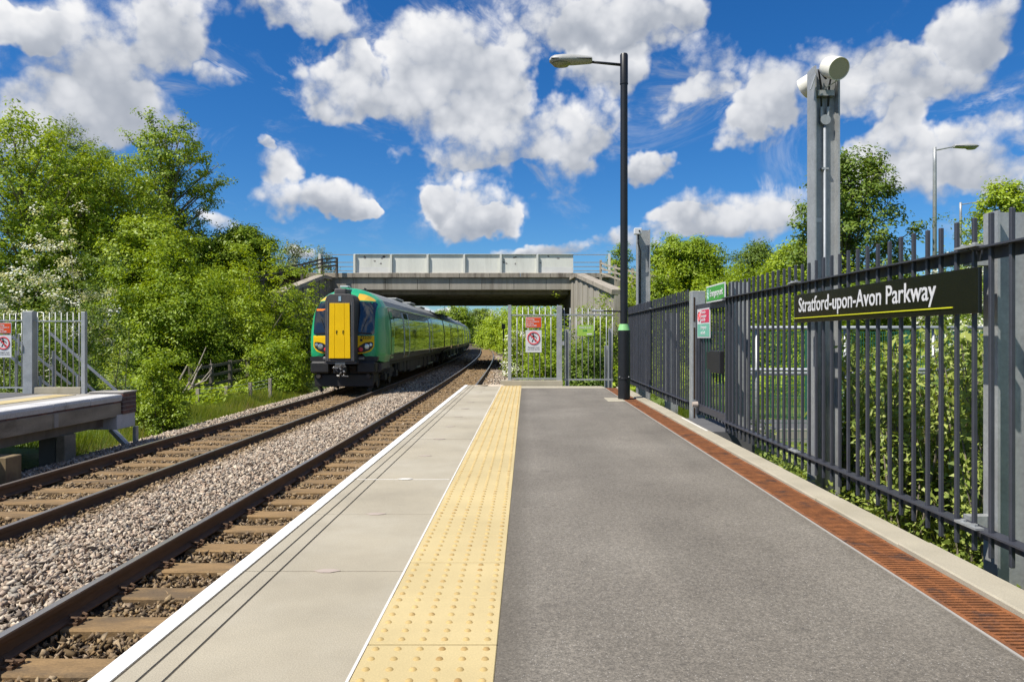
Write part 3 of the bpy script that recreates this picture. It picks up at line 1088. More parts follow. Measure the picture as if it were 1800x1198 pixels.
def build_opposite():
    cme = MB().prism([(OX - .42, OZ - .12), (OX, OZ - .12), (OX + .012, OZ - .05), (OX, OZ - .012), (OX - .012, OZ), (OX - .42, OZ)], 'y', .004, .956).mesh('coping_stone', M_('worn white paint'))
    y = OE - .96
    while y > 6:
        link('coping_stone', cme, OPP, (random.uniform(-.006, .006), y, random.uniform(-.004, .004)))
        y -= .96
    one(-14.0, OX - .424, -2, OE + .40, OZ - .08, OZ - .004, 'surface', M_('concrete'), OPP)
    one(-14.0, OX - 1.6, -2, OE + .2, OZ - .01, OZ + .002, 'walking_surface', M_('path asphalt'), OPP)
    tme = MB().box(.002, .398, .002, .398, -.03, .006).mesh('tactile_slab', M_('tactile yellow'), bevel=.002)
    y = OE - .55
    while y > 6.5:
        link('tactile_slab', tme, OPP, (OX - 1.15, y, OZ))
        y -= .4
    # brick course under the coping
    bme = MB().box(-.05, .05, .004, .221, 0, .066).mesh('brick', M_('brick dark'), bevel=.003)
    bme2 = MB().box(-.05, .05, .004, .221, 0, .066).mesh('brick', M_('brick red'), bevel=.003)
    y = OE - .225
    k = 0
    while y > 7.5:
        link('brick', bme if k % 3 else bme2, OPP, (OX - .075, y, OZ - .187))
        y -= .225
        k += 1
    # concrete edge beams below the bricks
    y = OE - 1.92
    while y > 6:
        one(OX - .13, OX - .012, y + .004, y + 1.916, OZ - .40, OZ - .155, 'edge_beam', M_('old concrete'), OPP, bevel=.008)
        one(OX - .012, OX - .002, y + .02, y + .12, OZ - .385, OZ - .17, 'bracket', M_('concrete'), OPP)
        y -= 1.92
    one(OX - .62, OX - .26, 6, OE + .3, OZ - .585, OZ - .405, 'bearer', M_('dark concrete'), OPP)
    # brick pier that closes the end
    one(OX - .62, OX + .012, OE + .012, OE + .452, OZ - .372, OZ + .02, 'pier_core', M_('mortar'), OPP)
    for c in range(5):
        for q in range(3):
            ya = OE + .008 + q * .225 - (.112 if c % 2 else 0)
            yb = min(ya + .217, OE + .458)
            ya = max(ya, OE + .008)
            if yb - ya < .04:
                continue
            m_ = M_('brick red') if (c * 3 + q) % 4 == 0 else M_('brick dark')
            one(OX - .08, OX + .018, ya, yb, OZ - .368 + c * .077, OZ - .368 + c * .077 + .067, 'brick', m_, OPP, bevel=.003)
        for q in range(3):
            xa = OX - .085 - (q + 1) * .225
            one(xa, xa + .217, OE + .38, OE + .462, OZ - .368 + c * .077, OZ - .368 + c * .077 + .067, 'brick', M_('brick dark'), OPP, bevel=.003)
    one(OX - .62, OX + .03, OE + .004, OE + .47, OZ + .022, OZ + .042, 'pier_cap', M_('concrete'), OPP, bevel=.006)
    one(OX - .62, OX - .002, OE - .15, OE + .45, OZ - .64, OZ - .375, 'pier_block', M_('worn white paint'), OPP, bevel=.01)
    # legs
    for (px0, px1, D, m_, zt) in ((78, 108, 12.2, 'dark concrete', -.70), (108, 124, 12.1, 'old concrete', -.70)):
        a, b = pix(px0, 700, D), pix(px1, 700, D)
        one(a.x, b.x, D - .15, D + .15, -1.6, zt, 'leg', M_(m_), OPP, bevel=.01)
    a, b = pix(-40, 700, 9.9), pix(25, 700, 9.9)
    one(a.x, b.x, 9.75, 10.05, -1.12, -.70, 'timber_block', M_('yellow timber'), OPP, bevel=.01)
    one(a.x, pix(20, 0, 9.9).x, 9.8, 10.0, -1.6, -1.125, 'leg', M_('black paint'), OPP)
    mb = MB().bar((-8.10, 14.0, -.86), (-7.62, 14.0, -1.36), .07, .14, (0, 1, 0))
    mb.box(-7.66, -7.60, 13.95, 14.05, -1.45, -.80)
    mb.build('brace', M_('galvanised'), OPP)
    # cable duct with a white bracket on the beam
    mb = MB().tube([(OX + .02, 9.75, OZ - .17), (OX + .02, 9.75, OZ - .62)], .012, 6)
    mb.build('duct', M_('galvanised'), OPP)
    one(OX + .004, OX + .03, 9.70, 9.82, OZ - .92, OZ - .60, 'duct_box', M_('sign white'), OPP)


build_opposite()

# ------------------------------------------------------------------ road bridge
BY0, BY1 = 44.0, 62.0
BXL, BXR = -12.0, 2.75


def build_bridge():
    root = thing('road_bridge', 'grey concrete road bridge with panelled parapet crossing the railway', 'bridge', (-4.6, BY0, -1.3))
    MB().box(-16.5, 6.2, BY0 + .06, BY1, 3.86, 4.56).build('deck', M_('bridge concrete'), root)
    for k in range(9):
        y = BY0 + .9 + k * 2.0
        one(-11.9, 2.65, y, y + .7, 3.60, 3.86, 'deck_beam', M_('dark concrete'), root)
    # fascia panels, end to end
    xs = np.linspace(-12.6, 3.2, 9)
    for a, b in zip(xs[:-1], xs[1:]):
        one(a + .012, b - .012, BY0, BY0 + .058, 3.84, 4.56, 'fascia_panel', M_('bridge concrete'), root, bevel=.008)
    xs = np.linspace(-15.2, 5.2, 12)
    for a, b in zip(xs[:-1], xs[1:]):
        one(a + .008, b - .008, BY0 - .14, BY0 + .5, 4.57, 4.86, 'coping_beam', M_('bridge coping'), root, bevel=.015)
    one(-16.5, 6.2, BY1 - .4, BY1 + .1, 4.57, 4.86, 'coping_beam', M_('bridge coping'), root)
    one(-17, 6.4, BY0 + .5, BY1 - .4, 4.56, 4.66, 'carriageway', M_('path asphalt'), root)
    # parapet
    x0, w = (622 - VPX) / FPX * BY0, 64.3 / FPX * BY0
    for i in range(6):
        a, b = x0 + i * w, x0 + (i + 1) * w
        p = MB().box(a + .10, b, BY0 + .10, BY0 + .15, 4.865, 5.99).build('parapet_panel', M_('parapet panel'), root)
        p2 = MB().box(a - .03, a + .095, BY0 - .04, BY0 + .20, 4.862, 6.0)
        p2.build('post', M_('parapet panel'), root)
        MB().box(a - .02, b + .02, BY0 + .02, BY0 + .24, 6.003, 6.03).build('top_rail', M_('parapet panel'), root)
        if i in (0, 5):
            pa = MB().prism([(a + .13, 4.87), (b - .03, 4.87), (b - .05, 5.24), (a + .26, 5.24), (a + .13, 5.08)], 'y', BY0 + .094, BY0 + .0995)
            pa.build('fresh_paint_patch', M_('fresh panel paint'), p)
        if i in (0, 4, 5):
            rr = random.Random(i)
            for q in range(7 if i != 5 else 3):
                cx, cz = a + rr.uniform(.2, 1.0 if i == 4 else 2.0), rr.uniform(5.4, 5.9)
                poly = [(cx + rr.uniform(.03, .11) * math.cos(t), cz + rr.uniform(.02, .08) * math.sin(t)) for t in np.linspace(0, 2 * math.pi, 8)[:-1]]
                MB().prism(poly, 'y', BY0 + .096, BY0 + .0995).build('flaked_patch', M_('flaked paint'), p)
    MB().box(x0, x0 + 6 * w, BY1 - .2, BY1 - .15, 4.865, 5.99).build('parapet_panel', M_('parapet panel'), root)
    # open railings past both ends of the parapet
    for (xa, xb) in ((x0 - 2.25, x0 - .04), (x0 + 6 * w + .02, x0 + 6 * w + 2.25)):
        for z in (4.98, 5.24, 5.50, 5.97):
            MB().box(xa, xb, BY0 + .08, BY0 + .13, z, z + .045).build('railing_bar', M_('galvanised'), root)
        for x in (xa + .05, ) if xa < -5 else (xb - .1, ):
            MB().box(x, x + .14, BY0 + .06, BY0 + .2, 4.86, 6.06).build('post', M_('parapet panel'), root)
    # abutments and wing walls
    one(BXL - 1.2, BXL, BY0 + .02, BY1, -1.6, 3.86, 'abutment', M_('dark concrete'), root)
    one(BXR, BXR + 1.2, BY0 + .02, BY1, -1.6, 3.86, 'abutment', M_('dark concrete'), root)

    def wing(x0_, y0_, x1_, y1_, zt0, zt1, n, m_, sgn):
        for k in range(n):
            t0, t1 = k / n, (k + 1) / n - .02 / n
            xa, ya = x0_ + (x1_ - x0_) * t0, y0_ + (y1_ - y0_) * t0
            xb, yb = x0_ + (x1_ - x0_) * t1, y0_ + (y1_ - y0_) * t1
            za, zb = zt0 + (zt1 - zt0) * max(0, t0 - .18) / .82, zt0 + (zt1 - zt0) * max(0, t1 - .18) / .82
            d = .05 * (k % 2) * sgn
            th = .4 * sgn
            vs = [(xa + d, ya, -1.7), (xb + d, yb, -1.7), (xb + d, yb, zb), (xa + d, ya, za), (xa + th, ya, -1.7), (xb + th, yb, -1.7), (xb + th, yb, zb), (xa + th, ya, za)]
            MB().add(vs, [(0, 1, 2, 3), (4, 7, 6, 5), (0, 4, 5, 1), (1, 5, 6, 2), (2, 6, 7, 3), (3, 7, 4, 0)]).build('wall_board', m_, root)
        t = .18
        pts = [(x0_, y0_, zt0), (x0_ + (x1_ - x0_) * t, y0_ + (y1_ - y0_) * t, zt0), (x1_, y1_, zt1)]
        for p, q in zip(pts[:-1], pts[1:]):
            MB().bar((p[0] + .16 * sgn, p[1], p[2] + .10), (q[0] + .16 * sgn, q[1], q[2] + .10), .55, .20).build('wing_coping', M_('bridge coping'), root)
    wing(BXL, BY0, -12.25, 35.5, 4.42, 2.95, 12, M_('dark concrete'), -1)  # shade on this wall's track face is put into the darker concrete colour
    wing(BXR, BY0, 3.75, 30.5, 4.42, 2.75, 15, M_('bridge concrete'), 1)


build_bridge()


def post_rail_fence(label, pts, h, rails, mat, post=.14, group=None):
    root = thing('timber_fence', label, 'fence', pts[0], group)
    for p in pts:
        MB().box(p[0] - post / 2, p[0] + post / 2, p[1] - .05, p[1] + .05, p[2] - .5, p[2] + h).build('post', mat, root)
    for a, b in zip(pts[:-1], pts[1:]):
        for r in rails:
            MB().bar((a[0], a[1] - .075, a[2] + h * r), (b[0], b[1] - .075, b[2] + h * r), .04, .10).build('rail', mat, root)
    return root


def gpt(px, py, D):
    v = pix(px, py, D)
    return (v.x, v.y, v.z)


post_rail_fence('dark timber fence climbing to the bridge beside the leafy left bank', [gpt(430, 505, 39), gpt(462, 500, 40), gpt(494, 493, 41), gpt(531, 486, 42), gpt(566, 477, 43), gpt(592, 474, 43.6)], .75, (.35, .65, .95), M_('old timber'))
post_rail_fence('pale timber post and rail fence descending from the bridge parapet behind the lamp post', [gpt(1056, 486, 43.2), gpt(1082, 495, 42), gpt(1112, 503, 40), gpt(1146, 510, 38), gpt(1174, 518, 36.5)], 1.0, (.2, .5, .8), M_('weathered timber'))
post_rail_fence('shaded timber fence in the undergrowth below the left bank trees', [gpt(335, 690, 26), gpt(372, 684, 26.5), gpt(405, 677, 27), gpt(436, 671, 28), gpt(470, 665, 29)], .95, (.2, .55, .9), M_('old timber'))


def wire_fence():
    pts = [gpt(348, 702, 23), gpt(398, 697, 23.5), gpt(440, 690, 24.5), gpt(475, 682, 25.5)]
    root = thing('wire_fence', 'low wire fence on short timber posts in the grass verge left of the train', 'fence', pts[0])
    for p in pts:
        MB().box(p[0] - .05, p[0] + .05, p[1] - .05, p[1] + .05, p[2] - .5, p[2] + .35).build('post', M_('weathered timber'), root)
    for a, b in zip(pts[:-1], pts[1:]):
        for z in (.08, .2, .32):
            MB().tube([(a[0], a[1], a[2] + z), (b[0], b[1], b[2] + z)], .006, 4).build('wire', M_('galvanised'), root)


wire_fence()

# ------------------------------------------------------------------ palisade fence along the platform
FX = 1.945


def hcol(mb, x0, x1, y0, y1, z0, z1, tf=.012):
    ym = (y0 + y1) / 2
    mb.box(x0, x0 + tf, y0, y1, z0, z1)
    mb.box(x1 - tf, x1, y0, y1, z0, z1)
    mb.box(x0 + tf, x1 - tf, ym - .005, ym + .005, z0, z1 - .001)
    return mb


def fence_run(label, y0, y1, dz, posts, joints, skip=()):
    root = thing('palisade_fence', label, 'fence', (FX, y0, 0))
    pale = MB().box(-.0095, .0095, -.0085, .0085, 0.012, 1.455).mesh('pale', M_('fence paint'), bevel=.003)
    n = int(round((y1 - y0) / .12))
    for i in range(n + 1):
        y = y0 + i * (y1 - y0) / n
        link('pale', pale, root, (random.uniform(-.003, .003), y - y0, dz + random.uniform(-.006, .006)))
    ends = [y0 - .05] + sorted(joints) + [y1 + .05]
    for a, b in zip(ends[:-1], ends[1:]):
        for z in (.115, 1.315):
            r_ = MB().box(FX - .032, FX + .032, a + .004, b - .004, z + dz, z + dz + .008)
            r_.box(FX + .026, FX + .034, a + .004, b - .004, z + dz - .046, z + dz - .0005)
            r_.build('rail', M_('fence paint'), root)
    for y in joints:
        for z in (.123, 1.323):
            f = MB().box(FX - .05, FX - .012, y - .075, y + .075, z + dz + .001, z + dz + .010)
            f.tube([(FX - .03, y - .04, z + dz + .009), (FX - .03, y - .04, z + dz + .020)], .012, 6)
            f.tube([(FX - .03, y + .04, z + dz + .009), (FX - .03, y + .04, z + dz + .020)], .012, 6)
            f.build('fishplate', M_('galvanised'), root)
    for (y, zt) in posts:
        hcol(MB(), 2.085, 2.265, y, y + .10, -.7, zt).build('post', M_('galvanised'), root)
        for z in (.09, 1.26):
            MB().box(FX + .035, 2.085, y + .03, y + .08, z + dz, z + dz + .05).build('cleat', M_('galvanised'), root)
    return root


fence_run('long dark steel palisade fence behind the black station name board', -2.2, 6.98, 0.0, [(7.28, 1.50), (3.17, 1.50), (1.15, 1.5), (-.9, 1.5)], [5.12, 3.1, 1.1, -.95])
fence_run('short dark steel palisade fence between the emergency gate and the lamp post', 8.62, 13.62, 0.05, [(10.7, 1.30)], [11.1])


def emergency_gate():
    gp = thing('gate_post', 'thick galvanised slotted post at the hinge side of the emergency gate', 'post', (1.98, 8.36, 0))
    mb = MB().box(1.925, 2.085, 8.33, 8.47, -.3, 1.475)
    mb.build('post', M_('galvanised'), gp, bevel=.006)
    for (a, b) in ((1.12, 1.40), (.22, 1.05), (-.02, .12)):
        one(1.945, 1.962, 8.3265, 8.331, a, b, 'slot', M_('drain dark'), gp)
    root = thing('emergency_gate', 'dark steel barred emergency gate in the platform fence with notices', 'gate', (2.0, 7.1, 0))
    for i in range(10):
        y = 7.14 + i * .125
        MB().box(1.985, 2.005, y - .010, y + .010, .06, 1.30).build('bar', M_('fence paint'), root, bevel=.003)
    for z in (.10, 1.24):
        MB().box(1.975, 2.03, 7.08, 8.31, z, z + .07).build('rail', M_('fence paint'), root)
    for y in (7.05, 8.27):
        MB().box(1.97, 2.03, y, y + .055, .05, 1.31).build('stile', M_('fence paint'), root)
    MB().box(1.93, 1.984, 7.16, 7.56, .57, .80).build('lock_box', M_('black plastic'), root, bevel=.006)
    MB().box(1.934, 1.97, 7.564, 7.70, .60, .78).build('push_plate', M_('black plastic'), root)
    MB().tube([(1.96, 8.20, .17), (1.90, 8.20, .17)], [.035, .028], 12).build('door_stop', M_('pale mortar'), root)
    # green board above the gate
    s = thing('exit_sign', 'green board lettered Emergency exit fixed above the barred gate', 'sign', (1.93, 7.3, 1.3))
    MB().box(1.925, 1.935, 6.95, 7.66, 1.30, 1.475).build('board', M_('sign white'), s)
    one(1.9225, 1.9245, 6.965, 7.645, 1.315, 1.46, 'green_panel', M_('sign green'), s)
    one(1.9205, 1.9222, 7.54, 7.62, 1.33, 1.445, 'pictogram_panel', M_('sign teal'), s)
    man = MB()
    man.tube([(1.9195, 7.58, 1.425), (1.9200, 7.58, 1.425)], .011, 8)
    for (p, q) in (((7.58, 1.41), (7.585, 1.375)), ((7.585, 1.375), (7.60, 1.34)), ((7.585, 1.375), (7.565, 1.345)), ((7.58, 1.405), (7.605, 1.39)), ((7.58, 1.405), (7.56, 1.385))):
        man.bar((1.9198, p[0], p[1]), (1.9198, q[0], q[1]), .0006, .009, (1, 0, 0))
    man.build('running_figure', M_('sign white'), s)
    text('Emergency exit', .098, facing((1.921, 7.50, 1.36), 'x'), M_('sign white'), 'lettering', s, xs=.80, bold=.0015)
    # small notice on the gate
    s = thing('gate_notice', 'small white notice with crimson and teal panels on the barred gate', 'sign', (1.97, 7.9, .94))
    MB().box(1.962, 1.970, 7.66, 8.22, .93, 1.255).build('board', M_('sign white'), s)
    one(1.9595, 1.9615, 7.69, 8.04, 1.10, 1.24, 'crimson_panel', M_('sign crimson'), s)
    one(1.9595, 1.9615, 7.675, 8.20, .945, 1.085, 'teal_panel', M_('sign teal'), s)
    ring = MB()
    ring.tube([(1.9605, 8.125 + .05 * math.cos(t), 1.17 + .05 * math.sin(t)) for t in np.linspace(0, 2 * math.pi, 20)], .006, 5, cap=False)
    ring.bar((1.960, 8.16, 1.205), (1.960, 8.09, 1.135), .003, .011, (1, 0, 0))
    ring.build('prohibition_ring', M_('sign red'), s)
    for k, w in enumerate(('No entry', 'emergency', 'exit only')):
        text(w, .046, facing((1.9590, 8.02, 1.20 - k * .042), 'x'), M_('sign white'), 'lettering', s, xs=1.05, bold=.0012)
    for k, w in enumerate(('Emergency', 'exit only')):
        text(w, .055, facing((1.9590, 8.05, 1.03 - k * .06), 'x'), M_('sign white'), 'lettering', s, xs=1.0, bold=.001)


emergency_gate()


def name_board():
    s = thing('station_name_board', 'long black board lettered with the station name in white, hung on the palisade fence', 'sign', (1.915, 4.0, 1.04))
    MB().box(1.905, 1.922, 3.02, 5.09, 1.04, 1.236).build('board', M_('sign black'), s, bevel=.002)
    MB().box(1.900, 1.9045, 3.20, 5.085, 1.069, 1.0745).build('underline', M_('sign yellow'), s)
    text('Stratford-upon-Avon Parkway', .139, facing((1.9035, 5.01, 1.114), 'x'), M_('sign white'), 'lettering', s, xs=.99, bold=.0012)
    for y in (3.3, 4.05, 4.8):
        MB().box(1.9225, FX - .014, y - .02, y + .02, 1.06, 1.22).build('bracket', M_('fence paint'), s)


name_board()


# ------------------------------------------------------------------ end fences
def end_fence():
    D = 13.86
    root = thing('end_fence', 'galvanised barred fence closing the platform end beside the gate', 'fence', (.17, D, 0))
    x0, x1 = pix(893, 0, D).x, pix(988, 0, D).x
    one(pix(880, 0, D).x, x1 + .01, D - .09, D + .1, -.05, .105, 'plinth', M_('kerb stone'), root, bevel=.006)
    MB().box(x0, x0 + .065, D - .03, D + .03, .0, 1.555).build('post', M_('galvanised'), root, bevel=.004)
    MB().box(x1 - .105, x1, D - .05, D + .05, .0, 1.545).build('post', M_('galvanised'), root, bevel=.004)
    MB().box(x0 + .066, x1 - .106, D - .02, D + .02, 1.35, 1.375).build('rail', M_('galvanised'), root)
    MB().box(x0 + .066, x1 - .106, D - .02, D + .02, .125, .15).build('rail', M_('galvanised'), root)
    pm = MB().tube([(0, 0, .10), (0, 0, 1.52)], .0095, 6).mesh('pale', M_('galvanised'), smooth=True)
    n = 7
    for i in range(n):
        link('pale', pm, root, (x0 + .065 + (i + 1) * (x1 - .105 - x0 - .065) / (n + 1) - .17, 0, 0))
    MB().box(x1 + .001, x1 + .04, D - .06, D - .02, .78, .86).build('latch_keep', M_('galvanised'), root)
    # notices
    a, b = pix(924, 576, D - .06), pix(952, 557, D - .06)
    s = thing('trespass_sign', 'orange trespass warning sign with white lettering on the galvanised end fence', 'sign', (a.x, D - .06, a.z))
    MB().box(a.x, b.x, D - .06, D - .052, a.z, b.z).build('board', M_('sign white'), s)
    one(a.x + .010, b.x - .010, D - .064, D - .0605, a.z + .010, b.z - .010, 'orange_panel', M_('sign orange'), s)
    h = b.z - a.z
    for k, (w, sz) in enumerate((('Warning', .045), ('Do not trespass on', .033), ('the railway', .033), ('Penalty £1000', .036))):
        text(w, sz, facing((a.x + .022, D - .065, b.z - .055 - k * .040), 'y'), M_('sign white'), 'lettering', s, xs=.92, bold=.0010)
    a, b = pix(924, 619, D - .06), pix(952, 580, D - .06)
    no_walk(a, b, D - .06, 'white notice forbidding passengers to cross the line on the galvanised end fence')
    # the gate
    g = thing('end_gate', 'galvanised barred gate with a lime notice at the platform end', 'gate', (1.19, D + .05, 0))
    ga, gb = pix(991, 0, D).x, pix(1078, 0, D).x
    for z in (.10, 1.355):
        MB().box(ga, gb, D + .03, D + .06, z, z + .028).build('rail', M_('galvanised'), g)
    pm2 = MB().tube([(0, 0, .09), (0, 0, 1.50)], .0095, 6).mesh('bar', M_('galvanised'), smooth=True)
    for i in range(9):
        link('bar', pm2, g, (ga + .01 + i * (gb - ga - .02) / 8 - 1.19, -.005, 0))
    MB().tube([(ga + .01, D + .02, 1.30), (ga + .11, D + .02, 1.30), (ga + .11, D + .02, 1.13), (ga + .01, D + .02, 1.13)], .008, 6).build('latch', M_('galvanised'), g)
    # posts standing behind the gate
    pts = [(997, 578, 14.7), (1066, 607, 14.9), (1073, 577, 15.1)]
    words = ['galvanised post behind the end gate next to the thick fence post', 'shorter galvanised post behind the end gate beside the lamp post', 'taller galvanised post behind the end gate beside the lamp post']
    for (px, py, d), w in zip(pts, words):
        p = pix(px, py, d)
        o = hcol(MB(), p.x - .04, p.x + .04, d - .04, d + .04, -1.3, p.z, .01).build('steel_post', M_('galvanised'))
        tag(o, w, 'post')
    a, b = pix(1015, 590, D), pix(1043.5, 571, D)
    s = thing('lime_notice', 'lime green notice hung on the bars of the end gate', 'sign', (a.x, D, a.z))
    MB().box(a.x, b.x, D - .01, D - .002, a.z, b.z).build('board', M_('sign lime'), s)
    text('THIS IS CO', .058, facing((a.x + .025, D - .0115, b.z - .07), 'y'), M_('sign white'), 'lettering', s, xs=.86, bold=.0015)
    text('SAFE', .045, facing((a.x + .10, D - .0115, b.z - .125), 'y'), M_('sign green'), 'lettering', s, xs=.9, bold=.001)
    one(b.x - .13, b.x - .03, D - .0125, D - .0105, a.z + .02, a.z + .05, 'white_flash', M_('sign white'), s)


def no_walk(a, b, y, label):
    s = thing('no_crossing_sign', label, 'sign', (a.x, y, a.z))
    MB().box(a.x, b.x, y, y + .008, a.z, b.z).build('board', M_('sign white'), s)
    w, h = b.x - a.x, b.z - a.z
    cx, cz, r = (a.x + b.x) / 2, b.z - .36 * h, .37 * w
    m = MB()
    m.tube([(cx + r * math.cos(t), y - .002, cz + r * math.sin(t)) for t in np.linspace(0, 2 * math.pi, 28)], .011, 5, cap=False)
    m.bar((cx - r * .70, y - .004, cz + r * .70), (cx + r * .70, y - .004, cz - r * .70), .020, .003, (0, 1, 0))
    m.build('prohibition_ring', M_('sign red'), s)
    f = MB()
    f.tube([(cx - .012, y - .003, cz + .078), (cx - .012, y, cz + .078)], .014, 10)
    for p, q, t in (((-.012, .058), (.006, -.002), .030), ((.004, 0), (-.032, -.072), .017), ((.006, 0), (.036, -.068), .017), ((.0, .05), (.050, .018), .013), ((.050, .018), (.052, -.01), .011), ((-.012, .05), (-.045, .005), .012)):
        f.bar((cx + p[0], y - .0015, cz + p[1]), (cx + q[0], y - .0015, cz + q[1]), t, .003, (0, 1, 0))
    f.build('walking_figure', M_('ink'), s)
    text('Passengers must', .034, facing((cx, y - .001, a.z + .085), 'y'), M_('ink'), 'lettering', s, 'CENTER', .98)
    text('not cross the line', .034, facing((cx, y - .001, a.z + .047), 'y'), M_('ink'), 'lettering', s, 'CENTER', .98)
    return s


end_fence()


def opposite_fence():
    D = 13.45
    root = thing('end_fence', 'galvanised barred fence with sloping stays across the opposite platform end', 'fence', (pix(53, 0, D).x, D, OZ))
    xa, xb = pix(44, 0, D).x, pix(61, 0, D).x
    MB().box(xa, xb, D - .07, D + .07, OZ, 1.42).build('post', M_('galvanised'), root, bevel=.005)
    xc, xd = pix(144.5, 0, D).x, pix(151.5, 0, D).x
    MB().box(xc, xd, D - .04, D + .04, OZ - .08, 1.41).build('post', M_('galvanised'), root, bevel=.004)
    one(xb - .15, xc, D - .05, D + .05, OZ, OZ + .12, 'plinth', M_('kerb stone'), root, bevel=.006)
    pm = MB().tube([(0, 0, 0), (0, 0, 1.40)], .010, 6).mesh('pale', M_('galvanised'), smooth=True)
    for i in range(8):
        x = xb + (i + .5) * (xc - xb) / 8
        link('pale', pm, root, (x - root.location.x, 0, .12))
    MB().box(xb, xc, D - .02, D + .02, 1.225, 1.25).build('rail', M_('galvanised'), root)
    for k in range(14):
        link('pale', pm, root, (xa - .06 - k * .112 - root.location.x, 0, .10))
    MB().box(xa - 1.7, xa, D - .02, D + .02, 1.235, 1.26).build('rail', M_('galvanised'), root)
    MB().box(xa - 1.7, xa, D - .03, D + .03, OZ + .10, OZ + .125).build('rail', M_('galvanised'), root)
    MB().tube([(xa - .03, D - .05, .98), (xa - .08, D - .05, 1.0), (xa - .085, D - .05, .60), (xa - .03, D - .05, .62)], .016, 6).build('handle', M_('galvanised'), root)
    MB().box(xa - .02, xa + .01, D - .09, D - .071, .68, .80).build('lock', M_('galvanised'), root)
    for (x0, z0, x1, z1, dd) in ((xb + .05, 1.02, xd + .35, -.25, .35), (xb + .05, .58, xd - .15, -.3, .5), (xa - .6, .95, xa + .35, 0.0, .5), (xa - .7, .55, xa + .2, -.3, .6)):
        MB().bar((x0, D + dd, z0), (x1, D + dd + .3, z1), .03, .045).build('stay', M_('dull galvanised'), root)
    for (px, py) in ((29, 616), (94, 616), (136, 660), (71, 660)):
        p = pix(px, py, D + .3)
        MB().box(p.x - .02, p.x + .02, D + .28, D + .32, OZ, p.z).build('short_post', M_('galvanised'), root)
    a, b = pix(-8, 586, D - .06), pix(20, 567, D - .06)
    s = thing('trespass_sign', 'orange trespass warning sign on the fence across the opposite platform', 'sign', (a.x, D - .06, a.z))
    MB().box(a.x, b.x, D - .06, D - .052, a.z, b.z).build('board', M_('sign white'), s)
    one(a.x + .010, b.x - .010, D - .064, D - .0605, a.z + .010, b.z - .010, 'orange_panel', M_('sign orange'), s)
    for k, (w, sz) in enumerate((('Warning', .045), ('Do not trespass on', .033), ('the railway', .033), ('Penalty £1000', .036))):
        text(w, sz, facing((a.x + .022, D - .065, b.z - .055 - k * .040), 'y'), M_('sign white'), 'lettering', s, xs=.92, bold=.0010)
    a, b = pix(-8, 628, D - .06), pix(20, 588.5, D - .06)
    no_walk(a, b, D - .06, 'white notice forbidding passengers to cross the line on the opposite platform fence')


opposite_fence()


# ------------------------------------------------------------------ platform lamp
def lamp_head(root, x0, x1, y, z, half, mat, bowl, flip=1):
    """flat lantern from x0 (nose) to x1 (spigot)"""
    stn = [(0.0, .35, .30), (.04, .62, .62), (.12, .86, .88), (.30, 1.0, 1.0), (.55, 1.0, 1.0), (.72, .86, .9), (.92, .74, .72), (1.0, .62, .6)]
    L = x1 - x0
    n = 16
    vs, fs = [], []
    for (t, wy, wz) in stn:
        for k in range(n):
            a = 2 * math.pi * k / n
            cz = math.sin(a)
            zz = (.085 if cz > 0 else .050) * cz * wz
            yy = math.copysign(abs(math.cos(a)) ** .7, math.cos(a)) * half * wy
            vs.append((x0 + t * L, y + yy, z + zz))
    for i in range(len(stn) - 1):
        for k in range(n):
            fs.append((i * n + k, i * n + (k + 1) % n, (i + 1) * n + (k + 1) % n, (i + 1) * n + k))
    fs.append(tuple(range(n)))
    fs.append(tuple(range((len(stn) - 1) * n, len(stn) * n)))
    h = MB().add(vs, fs).build('lantern', mat, root)
    smooth_by_angle(h, 50)
    b = MB()
    m = 14
    vs = [(x0 + L * (.05 + .45 * (.5 - .5 * math.cos(2 * math.pi * k / m))), y + half * .82 * math.sin(2 * math.pi * k / m), z - .048) for k in range(m)]
    vs += [(x0 + L * (.275 + (p[0] - x0 - L * .275) / L * .75), y + (p[1] - y) * .75, z - .082) for p in vs[:m]]
    b.add(vs, [(k, (k + 1) % m, m + (k + 1) % m, m + k) for k in range(m)] + [tuple(range(m, 2 * m))])
    b.build('bowl', bowl, h, smooth=True)
    MB().box(x0 + L * .04, x1 - L * .02, y - half * .93, y + half * .93, z - .006, z + .004).build('seam', M_('black plastic'), h)
    return h


